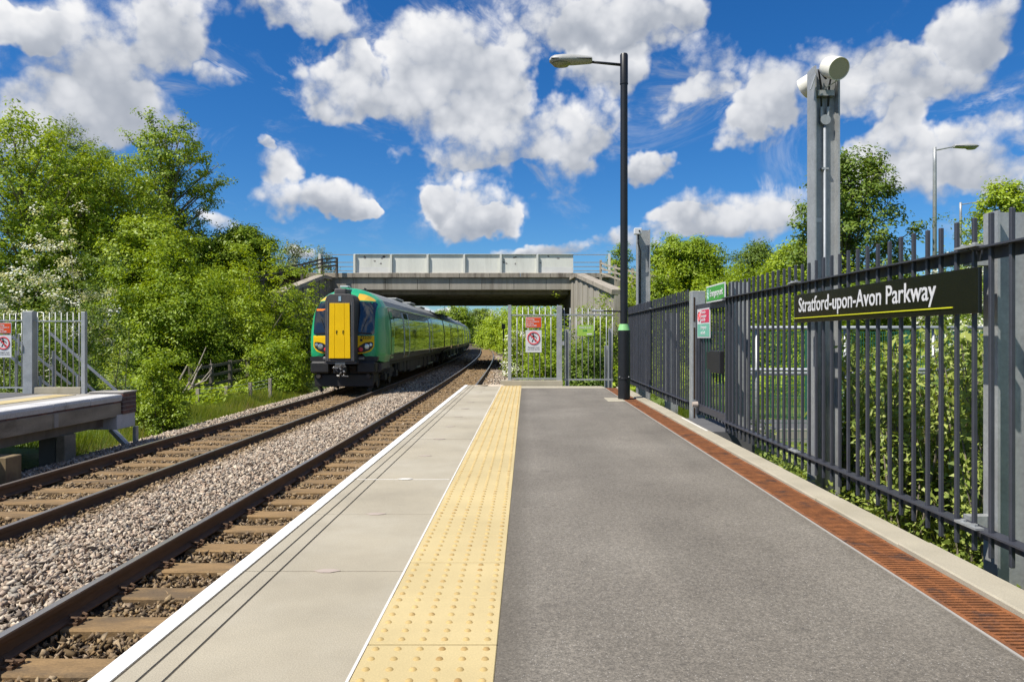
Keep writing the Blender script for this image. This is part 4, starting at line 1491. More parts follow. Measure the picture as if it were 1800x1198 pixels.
def platform_lamp():
    x, y = 1.48, 10.85
    root = thing('platform_lamp', 'tall black lamp post with a reflective green band on the platform', 'lamp post', (x, y, 0))
    base = MB().tube([(x, y, .004), (x, y, .30), (x, y, .302), (x, y, .325), (x, y, .33), (x, y, 1.04)], [.092, .092, .100, .100, .092, .092], 24).build('base', M_('black paint'), root)
    smooth_by_angle(base, 40)
    for a in (0.4, 2.2, 3.9, 5.4):
        MB().tube([(x + .088 * math.cos(a), y + .088 * math.sin(a), .34), (x + .108 * math.cos(a), y + .108 * math.sin(a), .34)], .009, 6).build('screw', M_('galvanised'), base)
    o = MB().tube([(x, y, 1.0405), (x, y, 1.135)], [.0935, .066], 24).build('reflective_band', M_('reflective green'), root)
    smooth_by_angle(o, 40)
    o = MB().tube([(x, y, 1.136), (x, y, 4.78)], [.058, .055], 20).build('shaft', M_('black paint'), root)
    smooth_by_angle(o, 40)
    o = MB().tube([(x, y, 4.76), (x, y, 4.775), (x, y, 4.776), (x, y, 5.20), (x, y, 5.22)], [.063, .063, .060, .060, .05], 20).build('collar', M_('black paint'), root)
    smooth_by_angle(o, 40)
    MB().tube([(x - .05, y, 5.055), (1.12, y, 5.085), (.90, y, 5.105)], [.022, .020, .019], 10).build('bracket_arm', M_('black paint'), root, smooth=True)
    lamp_head(root, .35, .995, y, 5.115, .125, M_('lamp grey'), M_('lamp bowl'))
    MB().tube([(x - .05, y - .02, 1.325), (1.16, y - .02, 1.333)], .012, 8).build('stay_rod', M_('black paint'), root)
    MB().tube([(1.165, y - .02, 1.333), (1.03, y - .02, 1.336), (.99, y - .02, 1.336)], [.018, .019, .024], 10).build('rod_end', M_('galvanised'), root)


platform_lamp()


def small_lamp(label, px, ptop, D, base_z, arm, head, side=1, name='car_park_lamp'):
    p = pix(px, ptop, D)
    root = thing(name, label, 'lamp post', (p.x, D, base_z), 'car park lamps beyond the fence')
    MB().tube([(p.x, D, base_z), (p.x, D, p.z - .5), (p.x, D, p.z)], [.075, .055, .055], 10).build('shaft', M_('galvanised'), root, smooth=True)
    MB().tube([(p.x, D, p.z - .10), (p.x + side * arm, D, p.z + .02)], [.025, .02], 8).build('bracket_arm', M_('galvanised'), root)
    a = p.x + side * (arm + head)
    lamp_head(root, a, p.x + side * arm, D, p.z + .02, .15, M_('lamp grey'), M_('lamp grey'))


small_lamp('tall galvanised car park lamp post rising above the fence beyond the name board', 1643, 259, 23.0, -.2, .60, .78)
small_lamp('farther low galvanised lamp post beside the tree in the top right', 1688.5, 356, 34.0, -.2, .75, .72)


# ------------------------------------------------------------------ masts behind the fence
def ring_faces(m, rings):
    fs = []
    for i in range(rings - 1):
        for k in range(m):
            fs.append((i * m + k, i * m + (k + 1) % m, (i + 1) * m + (k + 1) % m, (i + 1) * m + k))
    return fs


def horn(root, c, d, r, L, name='loudspeaker'):
    c, d = Vector(c), Vector(d).normalized()
    s = d.cross(Vector((0, 0, 1))).normalized()
    u = s.cross(d)
    st = [(-L * .62, .30), (-L * .58, .62), (-L * .45, .84), (-L * .2, .95), (L * .42, 1.0), (L * .47, .985), (L * .47, .93), (L * .44, .92)]
    n = 28
    vs = []
    for (a, f) in st:
        for k in range(n):
            t = 2 * math.pi * k / n
            vs.append(c + d * a + (s * math.cos(t) + u * math.sin(t)) * r * f)
    fs = ring_faces(n, len(st))
    fs.append(tuple(range(n)))
    h = MB().add(vs, fs).build(name, M_('cream plastic'), root)
    smooth_by_angle(h, 40)
    vs = [c + d * (L * .44) + (s * math.cos(2 * math.pi * k / n) + u * math.sin(2 * math.pi * k / n)) * r * .92 for k in range(n)]
    MB().add(vs, [tuple(range(n))]).build('front_grille', M_('cream grille'), h, recalc=False)
    return h


def speaker_mast():
    y = 5.18
    x0, x1 = 2.085, 2.268
    root = thing('speaker_mast', 'tall galvanised steel column with cream loudspeakers on top behind the fence', 'mast', ((x0 + x1) / 2, y + .07, -.7))
    hcol(MB(), x0, x1, y, y + .14, -.7, 2.90).build('column', M_('galvanised'), root)
    c1 = pix(1465, 119, 5.08)
    h1 = horn(root, c1, (.16, -.86, -.44), .079, .16)
    c2 = pix(1428, 146, 5.45)
    h2 = horn(root, c2, (-.62, .70, -.35), .080, .17)
    MB().bar((c1.x - .10, 5.14, c1.z - .02), (c1.x - .13, 5.16, 2.72), .006, .03, (0, 1, 0)).build('bracket', M_('galvanised'), h1)
    MB().bar((c1.x + .07, 5.13, c1.z - .06), (c1.x - .01, 5.2, 2.74), .006, .03, (0, 1, 0)).build('bracket', M_('galvanised'), h1)
    MB().box(x0 + .03, x1 - .03, y + .02, y + .06, 2.69, 2.73).build('clamp', M_('galvanised'), root)
    xc = pix(1449, 0, y + .05).x
    jz = pix(0, 212, y + .05).z
    j = MB().tube([(xc, y + .025, jz), (xc, y + .062, jz)], .037, 16)
    for s in (-1, 1):
        j.tube([(xc + s * .024, y + .043, jz + .02), (xc + s * .024, y + .043, jz + .095)], .013, 8)
    j.build('junction_box', M_('galvanised'), root, smooth=False)
    MB().tube([(xc, y + .043, jz - .03), (xc, y + .043, -.5)], .0105, 8).build('conduit', M_('dull galvanised'), root, smooth=True)
    for z in (jz - .36, jz - 1.2):
        MB().box(xc - .025, xc + .025, y + .033, y + .06, z, z + .015).build('clip', M_('galvanised'), root)
    for s in (-1, 1):
        MB().tube([(xc + s * .024, y + .043, jz + .09), (xc + s * .030, y + .035, jz + .25), (xc + s * .05, y + .03, jz + .36), (c1.x - .02, 5.16, c1.z - .05)], .007, 6).build('cable', M_('black plastic'), root, smooth=True)
    MB().box(x0 + .02, x0 + .075, y + .060, y + .0645, 1.78, 1.81).build('label_plate', M_('sign white'), root)


speaker_mast()


def camera_mast():
    y = 12.8
    x0, x1 = pix(1121, 0, y).x, pix(1143, 0, y).x
    root = thing('camera_mast', 'plain galvanised steel column with a small white camera behind the fence', 'mast', ((x0 + x1) / 2, y, -.7))
    hcol(MB(), x0, x1, y, y + .2, -.7, 2.86).build('column', M_('galvanised'), root)
    cb = MB().box(x0 - .075, x0 + .06, y - .10, y - .005, 2.76, 2.87).build('camera_box', M_('sign white'), root, bevel=.008)
    MB().tube([(x0 + .015, y - .101, 2.815), (x0 + .015, y - .112, 2.815)], .016, 12).build('lens', M_('ink'), cb)
    MB().tube([(x0 + .0, y - .05, 2.76), (x0 + .0, y - .05, 2.6), (x0 + .045, y - .04, 2.45), (x0 + .05, y + .04, 2.2), (x0 + .05, y + .04, .6)], .014, 6).build('cable', M_('black plastic'), root, smooth=True)


camera_mast()


# ------------------------------------------------------------------ ramp railing and green mesh fence behind
def ramp_things():
    D = 9.3
    xa, xb = 2.75, 7.6
    root = thing('handrail', 'galvanised double handrail of the ramp behind the palisade fence', 'handrail', (xa, D, -.45))
    for z, dy in ((1.06, 0), (.515, 0), (.46, .06)):
        MB().tube([(xa, D + dy, z), (xb, D + dy, z)], .024, 10).build('rail', M_('dull galvanised'), root, smooth=True)
    x = xa + .25
    while x < xb:
        MB().tube([(x, D + .03, -.5), (x, D + .03, 1.055)], .022, 8).build('post', M_('galvanised'), root, smooth=True)
        x += 1.15
    ramp = structure(MB().box(2.5, 9.0, 9.6, 11.3, -.7, -.36).build('ramp_path', M_('path asphalt')), 'asphalt ramp path behind the fence')
    one(2.5, 9.0, 9.5, 9.6, -.7, -.28, 'kerb', M_('concrete'), ramp)
    root = thing('mesh_fence', 'green weld mesh fence behind the ramp handrail', 'fence', (2.62, 8.7, -.45))
    mb = MB()
    x = 2.66
    while x < 6.6:
        mb.box(x - .0022, x + .0022, 8.70, 8.7044, -.4, .44)
        x += .05
    z = -.4
    while z < .45:
        mb.box(2.62, 6.6, 8.695, 8.6995, z - .0025, z + .0025)
        z += .10
    mb.build('mesh_panel', M_('green mesh'), root, recalc=False)
    for x in (2.60, 4.6, 6.6):
        one(x, x + .06, 8.68, 8.74, -.9, .47, 'post', M_('green mesh'), root)
    root = thing('mesh_fence', 'taller green mesh fence along the far side of the ramp', 'fence', (2.9, 11.5, -.45))
    for k in range(5):
        xx = 2.9 + k * 1.6
        pm = MB()
        q = 0
        while q < 1.6:
            pm.box(xx + q - .004, xx + q + .004, 11.50, 11.508, -.4, 1.02)
            q += .038
        for z in np.arange(-.35, 1.02, .17):
            pm.box(xx, xx + 1.58, 11.509, 11.517, z, z + .012)
        pm.build('mesh_panel', M_('green mesh'), root, recalc=False)
        one(xx - .03, xx + .03, 11.46, 11.499, -.6, 1.05, 'post', M_('green mesh'), root)


ramp_things()


def lineside_post():
    p = pix(885, 571, 62)
    root = thing('marker_post', 'thin white lineside post with a small head beside the far curve', 'post', (p.x, 62, -1.2))
    MB().tube([(p.x, 62, -1.3), (p.x, 62, p.z - .3)], .06, 8).build('post', M_('worn white paint'), root)
    MB().box(p.x - .16, p.x + .16, 61.9, 62.1, p.z - .35, p.z + .1).build('head', M_('sign white'), root, bevel=.03)
    # pale concrete trough route
    ys = np.arange(30, 320, 4.0)
    vs = []
    for y in ys:
        xx = .35 + float(bend(y))
        vs += [(xx, y, -1.30), (xx + .85, y, -1.22), (xx + .85, y, -1.5), (xx, y, -1.5)]
    fs = []
    for i in range(len(ys) - 1):
        for k in range(4):
            fs.append((i * 4 + k, i * 4 + (k + 1) % 4, (i + 1) * 4 + (k + 1) % 4, (i + 1) * 4 + k))
    structure(MB().add(vs, fs).build('cess_path', M_('concrete')), 'pale cess path beside the far track')


lineside_post()

# ------------------------------------------------------------------ train
HALF = [(1.05, .97), (1.27, 1.00), (1.33, 1.24), (1.345, 1.65), (1.33, 2.15), (1.275, 2.68), (1.19, 3.00), (1.03, 3.27), (.78, 3.47), (.47, 3.61), (.2, 3.675), (0.0, 3.69)]
RING = [(x, z) for (x, z) in HALF] + [(-x, z) for (x, z) in reversed(HALF[:-1])]


def dense_ring(n_sub=3):
    out = []
    m = len(RING)
    for i in range(m - 1):
        for k in range(n_sub):
            t = k / n_sub
            out.append((RING[i][0] * (1 - t) + RING[i + 1][0] * t, RING[i][1] * (1 - t) + RING[i + 1][1] * t))
    out.append(RING[-1])
    return out


DR = dense_ring(5)
CZ = 1.9


def ring_r(x, z):
    """how far out (0..1) a point of the front lies towards the body outline"""
    dx, dz = x, z - CZ
    if abs(dx) < 1e-6 and abs(dz) < 1e-6:
        return 0.0
    best = 9.0
    m = len(RING)
    for i in range(m):
        a, b = RING[i], RING[(i + 1) % m]
        ex, ez = b[0] - a[0], b[1] - a[1]
        den = dx * ez - dz * ex
        if abs(den) < 1e-9:
            continue
        ax, az = a[0], a[1] - CZ
        t = (ax * ez - az * ex) / den
        u = (ax * dz - az * dx) / den
        if t > 0 and -1e-6 <= u <= 1 + 1e-6:
            best = min(best, t)
    return min(1.0, 1.0 / best)


def nose_y(x, z):
    r = ring_r(x, z)
    return .16 * r * r + .70 * max(0.0, (r - .80) / .20) ** 2.0 + .16 * max(0.0, z - 1.9)


def side_x(z):
    for (a, b) in zip(HALF[:-1], HALF[1:]):
        if a[1] <= z <= b[1]:
            t = (z - a[1]) / (b[1] - a[1])
            return a[0] * (1 - t) + b[0] * t
    return HALF[0][0]


def side_patch(mb, s, y0, y1, z0, z1, off, nz=5, sh=0.0):
    zs = np.linspace(z0, z1, nz)
    vs = []
    for z in zs:
        x = side_x(float(z)) + off
        vs += [(s * x, y0 + sh * (z - z0), float(z)), (s * x, y1 + sh * (z - z0), float(z))]
    fs = [(2 * i, 2 * i + 1, 2 * i + 3, 2 * i + 2) if s > 0 else (2 * i, 2 * i + 2, 2 * i + 3, 2 * i + 1) for i in range(nz - 1)]
    mb.add(vs, fs)
    return mb


def front_patch(c00, c10, c11, c01, off, nu=7, nv=5):
    """four corners (x, z) laid on the nose, off metres proud of it"""
    def P(i, j):
        u, v = i / (nu - 1), j / (nv - 1)
        x = (c00[0] * (1 - u) + c10[0] * u) * (1 - v) + (c01[0] * (1 - u) + c11[0] * u) * v
        z = (c00[1] * (1 - u) + c10[1] * u) * (1 - v) + (c01[1] * (1 - u) + c11[1] * u) * v
        return (x, nose_y(x, z) - off, z)
    return MB().grid(P, nu, nv)


def poly_patch(cols, off, nv=5):
    """columns of (x, z_low, z_high) laid on the nose"""
    nv = 14
    fine_ = []
    for p, q in zip(cols[:-1], cols[1:]):
        for k in range(6):
            t = k / 6
            fine_.append(tuple(p[i] * (1 - t) + q[i] * t for i in range(3)))
    cols = fine_ + [cols[-1]]

    def P(i, j):
        x, a, b = cols[i]
        z = a + (b - a) * j / (nv - 1)
        return (x, nose_y(x, z) - off, z)
    return MB().grid(P, len(cols), nv)


CARLEN = 22.9


def wheel_mesh():
    mb = MB()
    st = [(-.07, .42), (-.07, .45), (-.045, .45), (-.04, .42), (.06, .415), (.065, .36), (.03, .33), (.03, .14), (.08, .12), (.08, 0.02)]
    n = 20
    vs = []
    for (a, r) in st:
        for k in range(n):
            t = 2 * math.pi * k / n
            vs.append((a, r * math.cos(t), r * math.sin(t)))
    fs = ring_faces(n, len(st))
    mb.add(vs, fs)
    return mb.mesh('wheel', M_('wheel steel'))


WHEEL = wheel_mesh()


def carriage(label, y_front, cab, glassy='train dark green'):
    # chord of the bending track
    c0 = T2 - .26 + float(bend(y_front))
    c1 = T2 - .26 + float(bend(y_front + CARLEN))
    rz = math.atan2(-(c1 - c0), CARLEN)
    root = thing('train_carriage', label, 'train carriage', (c0, y_front, RZ), 'carriages of the departing train', rz)
    P = root
    L = CARLEN
    y_in = 1.9 if cab else .05
    n = len(DR)
    # shell
    if cab:
        vs, fs = [], []
        rs = [0.0, .25] + list(np.linspace(.4, .78, 10)) + list(np.linspace(.80, 1.0, 14))
        for r in rs:
            for (x, z) in DR:
                px_, pz_ = x * r, CZ + (z - CZ) * r
                vs.append((px_, nose_y(px_, pz_), pz_))
        for (x, z) in DR:
            vs.append((x, y_in, z))
        rows = len(rs) + 1
        for i in range(rows - 1):
            for k in range(n - 1):
                fs.append((i * n + k, i * n + k + 1, (i + 1) * n + k + 1, (i + 1) * n + k))
        o = MB().add(vs, fs).build('cab_nose', M_('train green'), P, local=True)
        smooth_by_angle(o, 60)
    sb, rb, eb = MB(), MB(), MB()
    for k in range(n - 1):
        (xa, za), (xb, zb) = DR[k], DR[k + 1]
        q = [(xa, y_in, za), (xb, y_in, zb), (xb, L, zb), (xa, L, za)]
        (rb if (za + zb) / 2 > 3.02 else sb).add(q, [(0, 1, 2, 3)])
    for yy in ((L,) if cab else (y_in, L)):
        eb.add([(x, yy, z) for (x, z) in DR], [tuple(range(n))])
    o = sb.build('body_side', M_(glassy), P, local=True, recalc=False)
    bm = bmesh.new(); bm.from_mesh(o.data); bmesh.ops.remove_doubles(bm, verts=bm.verts, dist=1e-4); bmesh.ops.recalc_face_normals(bm, faces=bm.faces); bm.to_mesh(o.data); bm.free()
    smooth_by_angle(o, 40)
    o = rb.build('roof', M_('train roof'), P, local=True)
    bm = bmesh.new(); bm.from_mesh(o.data); bmesh.ops.remove_doubles(bm, verts=bm.verts, dist=1e-4); bm.to_mesh(o.data); bm.free()
    smooth_by_angle(o, 40)
    eb.build('end_wall', M_('train black'), P, local=True)
    roof = o
    for (ya, yb, w, h) in ((8.2, 10.4, .55, .03), (12.5, 14.2, .6, .04), (17.5, 19.4, .5, .03)):
        MB().box(-w, w, ya, yb, 3.62, 3.70 + h).build('roof_pod', M_('train roof'), roof, local=True, bevel=.04)
    MB().box(-.02, .02, 3.6, 3.9, 3.66, 3.86).build('aerial', M_('train black'), roof, local=True)
    for s in (-1, 1):
        MB().bar((s * 1.175, y_in, 3.035), (s * 1.175, L, 3.035), .03, .03).build('gutter', M_('train silver'), roof, local=True)
    # glazing, doors
    start = 2.9 if cab else .9
    d1, d2 = (5.3, 14.6) if cab else (6.2, 15.2)
    for s in (1, -1):
        spans = []
        for (a, b) in ((start, d1 - .15), (d1 + 1.55, d2 - .15), (d2 + 1.55, L - .9)):
            k = max(1, int(round((b - a) / 1.75)))
            w = (b - a) / k
            spans += [(a + i * w + .03, a + (i + 1) * w - .03) for i in range(k)]
        for (a, b) in spans:
            side_patch(MB(), s, a, b, 1.84, 2.66, .006).build('window', M_('train glass'), P, local=True, recalc=False)
        side_patch(MB(), s, y_in + .2, L - .1, 2.70, 2.98, .004).build('upper_band', M_('train silver'), P, local=True, recalc=False)
        side_patch(MB(), s, y_in + .2, L - .1, 1.02, 1.22, .004).build('sill_band', M_('gangway grey'), P, local=True, recalc=False)
        for d in (d1, d2):
            for (a, b) in ((d, d + .69), (d + .71, d + 1.40)):
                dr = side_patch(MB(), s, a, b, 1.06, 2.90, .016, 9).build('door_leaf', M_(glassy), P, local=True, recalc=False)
                side_patch(MB(), s, a + .12, b - .12, 1.72, 2.66, .020).build('pane', M_('train glass'), dr, local=True, recalc=False)
            for yy in (d - .03, d + 1.43):
                pts = [(s * (side_x(z) + .012), yy, z) for z in np.linspace(1.06, 2.92, 9)]
                MB().tube(pts, .022, 6).build('door_edge', M_('train silver'), P, local=True, smooth=True)
    # under the floor
    fl = MB().box(-1.2, 1.2, 1.6 if cab else .4, L - .3, .86, .99).build('solebar', M_('underframe'), P, local=True)
    rr = random.Random(int(y_front))
    y = 5.6
    while y < 16.6:
        w = rr.uniform(.7, 2.0)
        for s in (-1, 1):
            MB().box(s * rr.uniform(1.05, 1.22), s * .45, y, y + w - .08, rr.uniform(.28, .45), .86).build('equipment_box', M_('underframe'), P, local=True, bevel=.03)
        if rr.random() < .5:
            MB().tube([(1.18, y + .1, .42), (1.18, y + w - .2, .42)], .05, 8).build('pipe', M_('coupler steel'), P, local=True)
        y += w
    for yc in (3.4, L - 3.4):
        bg = MB()
        for s in (-1, 1):
            bg.box(s * .92, s * 1.06, yc - 1.75, yc + 1.75, .50, .68)
            bg.box(s * .90, s * 1.08, yc - .35, yc + .35, .36, .82)
            for q in (-1.3, 1.3):
                bg.box(s * .93, s * 1.12, yc + q - .22, yc + q + .22, .30, .54)
                bg.tube([(s * 1.08, yc + q - .3, .55), (s * 1.08, yc + q - .3, .90)], .07, 8)
                bg.tube([(s * 1.08, yc + q + .3, .55), (s * 1.08, yc + q + .3, .90)], .07, 8)
        bg.box(-.9, .9, yc - .25, yc + .25, .45, .75)
        bo = bg.build('bogie', M_('underframe'), P, local=True)
        for q in (-1.3, 1.3):
            for s in (-1, 1):
                w = link('wheel', WHEEL, bo, (s * .7525, yc + q, .42))
                w.rotation_euler = (0, 0, 0 if s > 0 else math.pi)
    # gangway between carriages
    MB().box(-.62, .62, L - .02, L + .52, 1.0, 3.2).build('gangway', M_('train black'), P, local=True, bevel=.05)
    MB().box(-1.1, 1.1, L, L + .12, .85, 3.1).build('end_frame', M_('train black'), P, local=True)
    if not cab:
        return root
    # ---- the cab front
    for s in (-1, 1):
        def X(v):
            return s * v
        # upper amber panel under the roof arc
        cols = [(X(.44), 3.20, 3.46), (X(.60), 3.20, 3.435), (X(.76), 3.195, 3.375), (X(.90), 3.19, 3.295), (X(.99), 3.185, 3.215)]
        poly_patch(cols, .008).build('upper_panel', M_('train amber'), P, local=True)
        ws = poly_patch([(X(.40), 1.98, 3.17), (X(.62), 1.98, 3.17), (X(.85), 1.985, 3.165), (X(1.0), 1.99, 3.16), (X(1.06), 2.03, 3.10)], .012, 9).build('windscreen', M_('cab glass'), P, local=True, smooth=True)
        MB().bar((X(.45), nose_y(.45, 2.06) - .035, 2.06), (X(.98), nose_y(.98, 2.02) - .035, 2.02), .02, .05).build('wiper', M_('black plastic'), ws, local=True)
        MB().bar((X(.62), nose_y(.62, 2.06) - .03, 2.06), (X(.80), nose_y(.8, 2.5) - .03, 2.55), .012, .02, (0, 1, 0)).build('wiper', M_('black plastic'), ws, local=True)
        poly_patch([(X(.40), 1.32, 1.955), (X(.62), 1.33, 1.955), (X(.80), 1.36, 1.955), (X(.95), 1.42, 1.955), (X(1.06), 1.58, 1.955)], .008).build('lower_panel', M_('train yellow'), P, local=True)
        hl = poly_patch([(X(.47), 1.38, 1.50), (X(.58), 1.37, 1.61), (X(.72), 1.38, 1.70), (X(.88), 1.44, 1.735), (X(.99), 1.53, 1.735), (X(1.02), 1.60, 1.70)], .016).build('headlight', M_('black plastic'), P, local=True)
        for (lx, lz, r, m_) in ((.80, 1.575, .095, 'lamp glass'), (.94, 1.635, .06, 'lamp glass'), (.60, 1.475, .078, 'tail lamp')):
            yy = nose_y(X(lx), lz)
            MB().tube([(X(lx), yy + .02, lz), (X(lx), yy - .024, lz), (X(lx), yy - .034, lz)], [r, r, r * .6], 14).build('lens', M_(m_), hl, local=True, smooth=False)
        if s > 0:
            MB().tube([(.62, nose_y(.62, 1.80) - .02, 1.80), (.62, nose_y(.62, 1.8) + .02, 1.80)], .048, 12).build('socket', M_('black plastic'), P, local=True)
        # black buffer blocks
        MB().box(X(.45), X(1.13), -.06, .75, .64, 1.06).build('buffer_block', M_('train black'), P, local=True, bevel=.06)
        MB().prism([(X(.50), 1.065), (X(1.16), 1.065), (X(1.18), 1.22), (X(.50), 1.27)], 'y', .085, .6).build('buffer_recess', M_('train black'), P, local=True)
        MB().box(X(.50), X(.72), .04, .10, 1.10, 1.21).build('jumper_box', M_('coupler steel'), P, local=True, bevel=.02)
        MB().tube([(X(.86), -.02, .55), (X(.86), .18, .55)], .08, 12).build('horn', M_('underframe'), P, local=True)
    # destination display behind the left windscreen
    MB().box(-.98, -.55, nose_y(.8, 2.86) - .022, nose_y(.8, 2.86) - .016, 2.83, 2.895).build('destination_display', M_('amber display'), P, local=True)
    # gangway door: dark frame, yellow leaves
    gw = [(-.50, 1.06), (.50, 1.06), (.50, 3.18), (.44, 3.32), (.34, 3.38), (-.34, 3.38), (-.44, 3.32), (-.50, 3.18)]
    fr = MB().prism(gw, 'y', -.50, .5).build('gangway_frame', M_('gangway grey'), P, local=True, bevel=.02)
    MB().box(-.545, .545, -.46, .2, .98, 1.075).build('foot_plate', M_('gangway grey'), fr, local=True, bevel=.01)
    for s in (-1, 1):
        MB().box(s * .405, s * .43, -.512, -.503, 1.10, 3.12).build('seal', M_('coupler steel'), fr, local=True)
    for (a, b) in ((-.365, -.175), (-.168, .168), (.175, .365)):
        dl = MB().prism([(a, 1.18), (b, 1.18), (b * .93, 3.06), (a * .93, 3.06)], 'y', -.535, -.50).build('gangway_door', M_('train yellow'), P, local=True, bevel=.006)
    for x in (-.11, .11):
        MB().tube([(x, -.545, 2.02), (x, -.545, 2.12), (x + .03, -.545, 2.13)], .011, 6).build('door_handle', M_('ink'), P, local=True)
    MB().box(-.21, .21, -.46, .35, 3.34, 3.575).build('roof_lamp_housing', M_('gangway grey'), P, local=True, bevel=.07, seg=3)
    MB().box(-.045, .045, -.513, -.502, 3.13, 3.30).build('top_lamp', M_('lamp glass'), P, local=True)
    MB().box(-.25, .05, .55, .95, 3.66, 3.74).build('roof_aerial', M_('train silver'), P, local=True, bevel=.02)
    local_text('172220', .165, Matrix.Translation((.74, nose_y(.74, 1.88) - .052, 1.845)) @ Matrix(((1, 0, 0), (0, 0, -1), (0, 1, 0))).to_4x4() @ Matrix.Rotation(R(-9), 4, 'Y'), M_('ink'), 'unit_number', P, 1.0, .002)
    # coupler
    cp = MB().box(-.17, .17, -.42, .3, .62, .86)
    cp.box(-.22, .22, -.50, -.40, .66, .92)
    cp.build('coupler', M_('train black'), P, local=True, bevel=.03)
    rr = random.Random(3)
    for k in range(9):
        x, z = rr.uniform(-.2, .2), rr.uniform(.58, .95)
        MB().tube([(x, -.53, z), (x + rr.uniform(-.1, .1), -.56, z + rr.uniform(-.06, .06)), (x + rr.uniform(-.15, .15), -.52, z - .05)], rr.uniform(.015, .035), 7).build('coupler_fitting', M_('coupler steel'), P, local=True)
    MB().box(-.17, .17, -.47, -.41, .95, 1.05).build('coupler_cover', M_('coupler steel'), P, local=True)
    # plough
    MB().prism([(-1.05, .60), (1.05, .60), (1.02, .17), (-1.02, .17)], 'y', .12, .22).build('snow_plough', M_('train black'), P, local=True, bevel=.02)
    MB().box(-1.0, 1.0, .22, 1.2, .3, .9).build('underframe_box', M_('underframe'), P, local=True)
    for s in (-1, 1):
        MB().bar((s * .95, .35, .2), (s * .80, .32, -.0), .05, .12).build('guard_iron', M_('train black'), P, local=True)
        MB().prism([(s * 1.10, .62), (s * 1.24, .75), (s * 1.24, .98), (s * 1.10, .98)], 'y', .5, 2.2).build('side_skirt', M_('gangway grey'), P, local=True)
    # cab side door and window
    side_patch(MB(), 1, 2.0, 2.62, 1.10, 2.86, .010, 9).build('cab_door', M_('train green'), P, local=True, recalc=False)
    side_patch(MB(), 1, 2.10, 2.52, 1.90, 2.64, .014).build('cab_door_window', M_('train glass'), P, local=True, recalc=False)
    return root


carriage('leading carriage with the yellow gangway door and green cab at the end of the train', 25.0, True)
carriage('second carriage of the train with pale sky reflection painted into its sides, coupled behind the cab carriage', 48.45, False, 'train silver')  # silver body colour stands in for sky mirrored in the sides
carriage('third carriage of the train, under the far side of the bridge', 71.9, False)
carriage('farthest carriage of the train, vanishing round the curve', 95.35, False)

# ------------------------------------------------------------------ vegetation
def leaf_mesh(name, P, size, nrm, rnd, mat, parent, rng, aspect=.5, tan=None):
    n = len(P)
    nrm = nrm / (np.linalg.norm(nrm, axis=1, keepdims=True) + 1e-9)
    t = rng.normal(size=(n, 3)) if tan is None else tan + .25 * rng.normal(size=(n, 3))
    t = t - nrm * np.sum(t * nrm, axis=1, keepdims=True)
    t /= np.linalg.norm(t, axis=1, keepdims=True) + 1e-9
    b = np.cross(nrm, t)
    s = size[:, None]
    V = np.stack([P - t * s, P + b * s * aspect + nrm * s * .18 - t * s * .12, P + t * s, P - b * s * aspect + nrm * s * .18 - t * s * .12], 1).reshape(-1, 3)
    F = np.arange(n * 4).reshape(n, 4)
    off = np.array(world_loc(parent)) if parent is not None else np.zeros(3)
    return np_mesh(name, V - off, F, mat, parent, {'rnd': np.repeat(np.clip(rnd, 0, 1), 4)})


def cluster_leaves(C, out, per, spread, size, rng, up=.75, flat=.62):
    k = len(C)
    n = k * per
    c = np.repeat(C, per, 0)
    o = np.repeat(out, per, 0)
    d = rng.normal(size=(n, 3)) * np.array([1, 1, flat])
    sp = spread if not hasattr(spread, '__len__') else np.repeat(spread, per)[:, None]
    P = c + d * sp
    N = o * .60 + np.array([0, 0, up]) + .50 * rng.normal(size=(n, 3)) + .35 * d
    S = size * rng.uniform(.65, 1.3, n)
    rnd = .5 * np.repeat(rng.random(k), per) + .5 * rng.random(n)
    return P, S, N, rnd


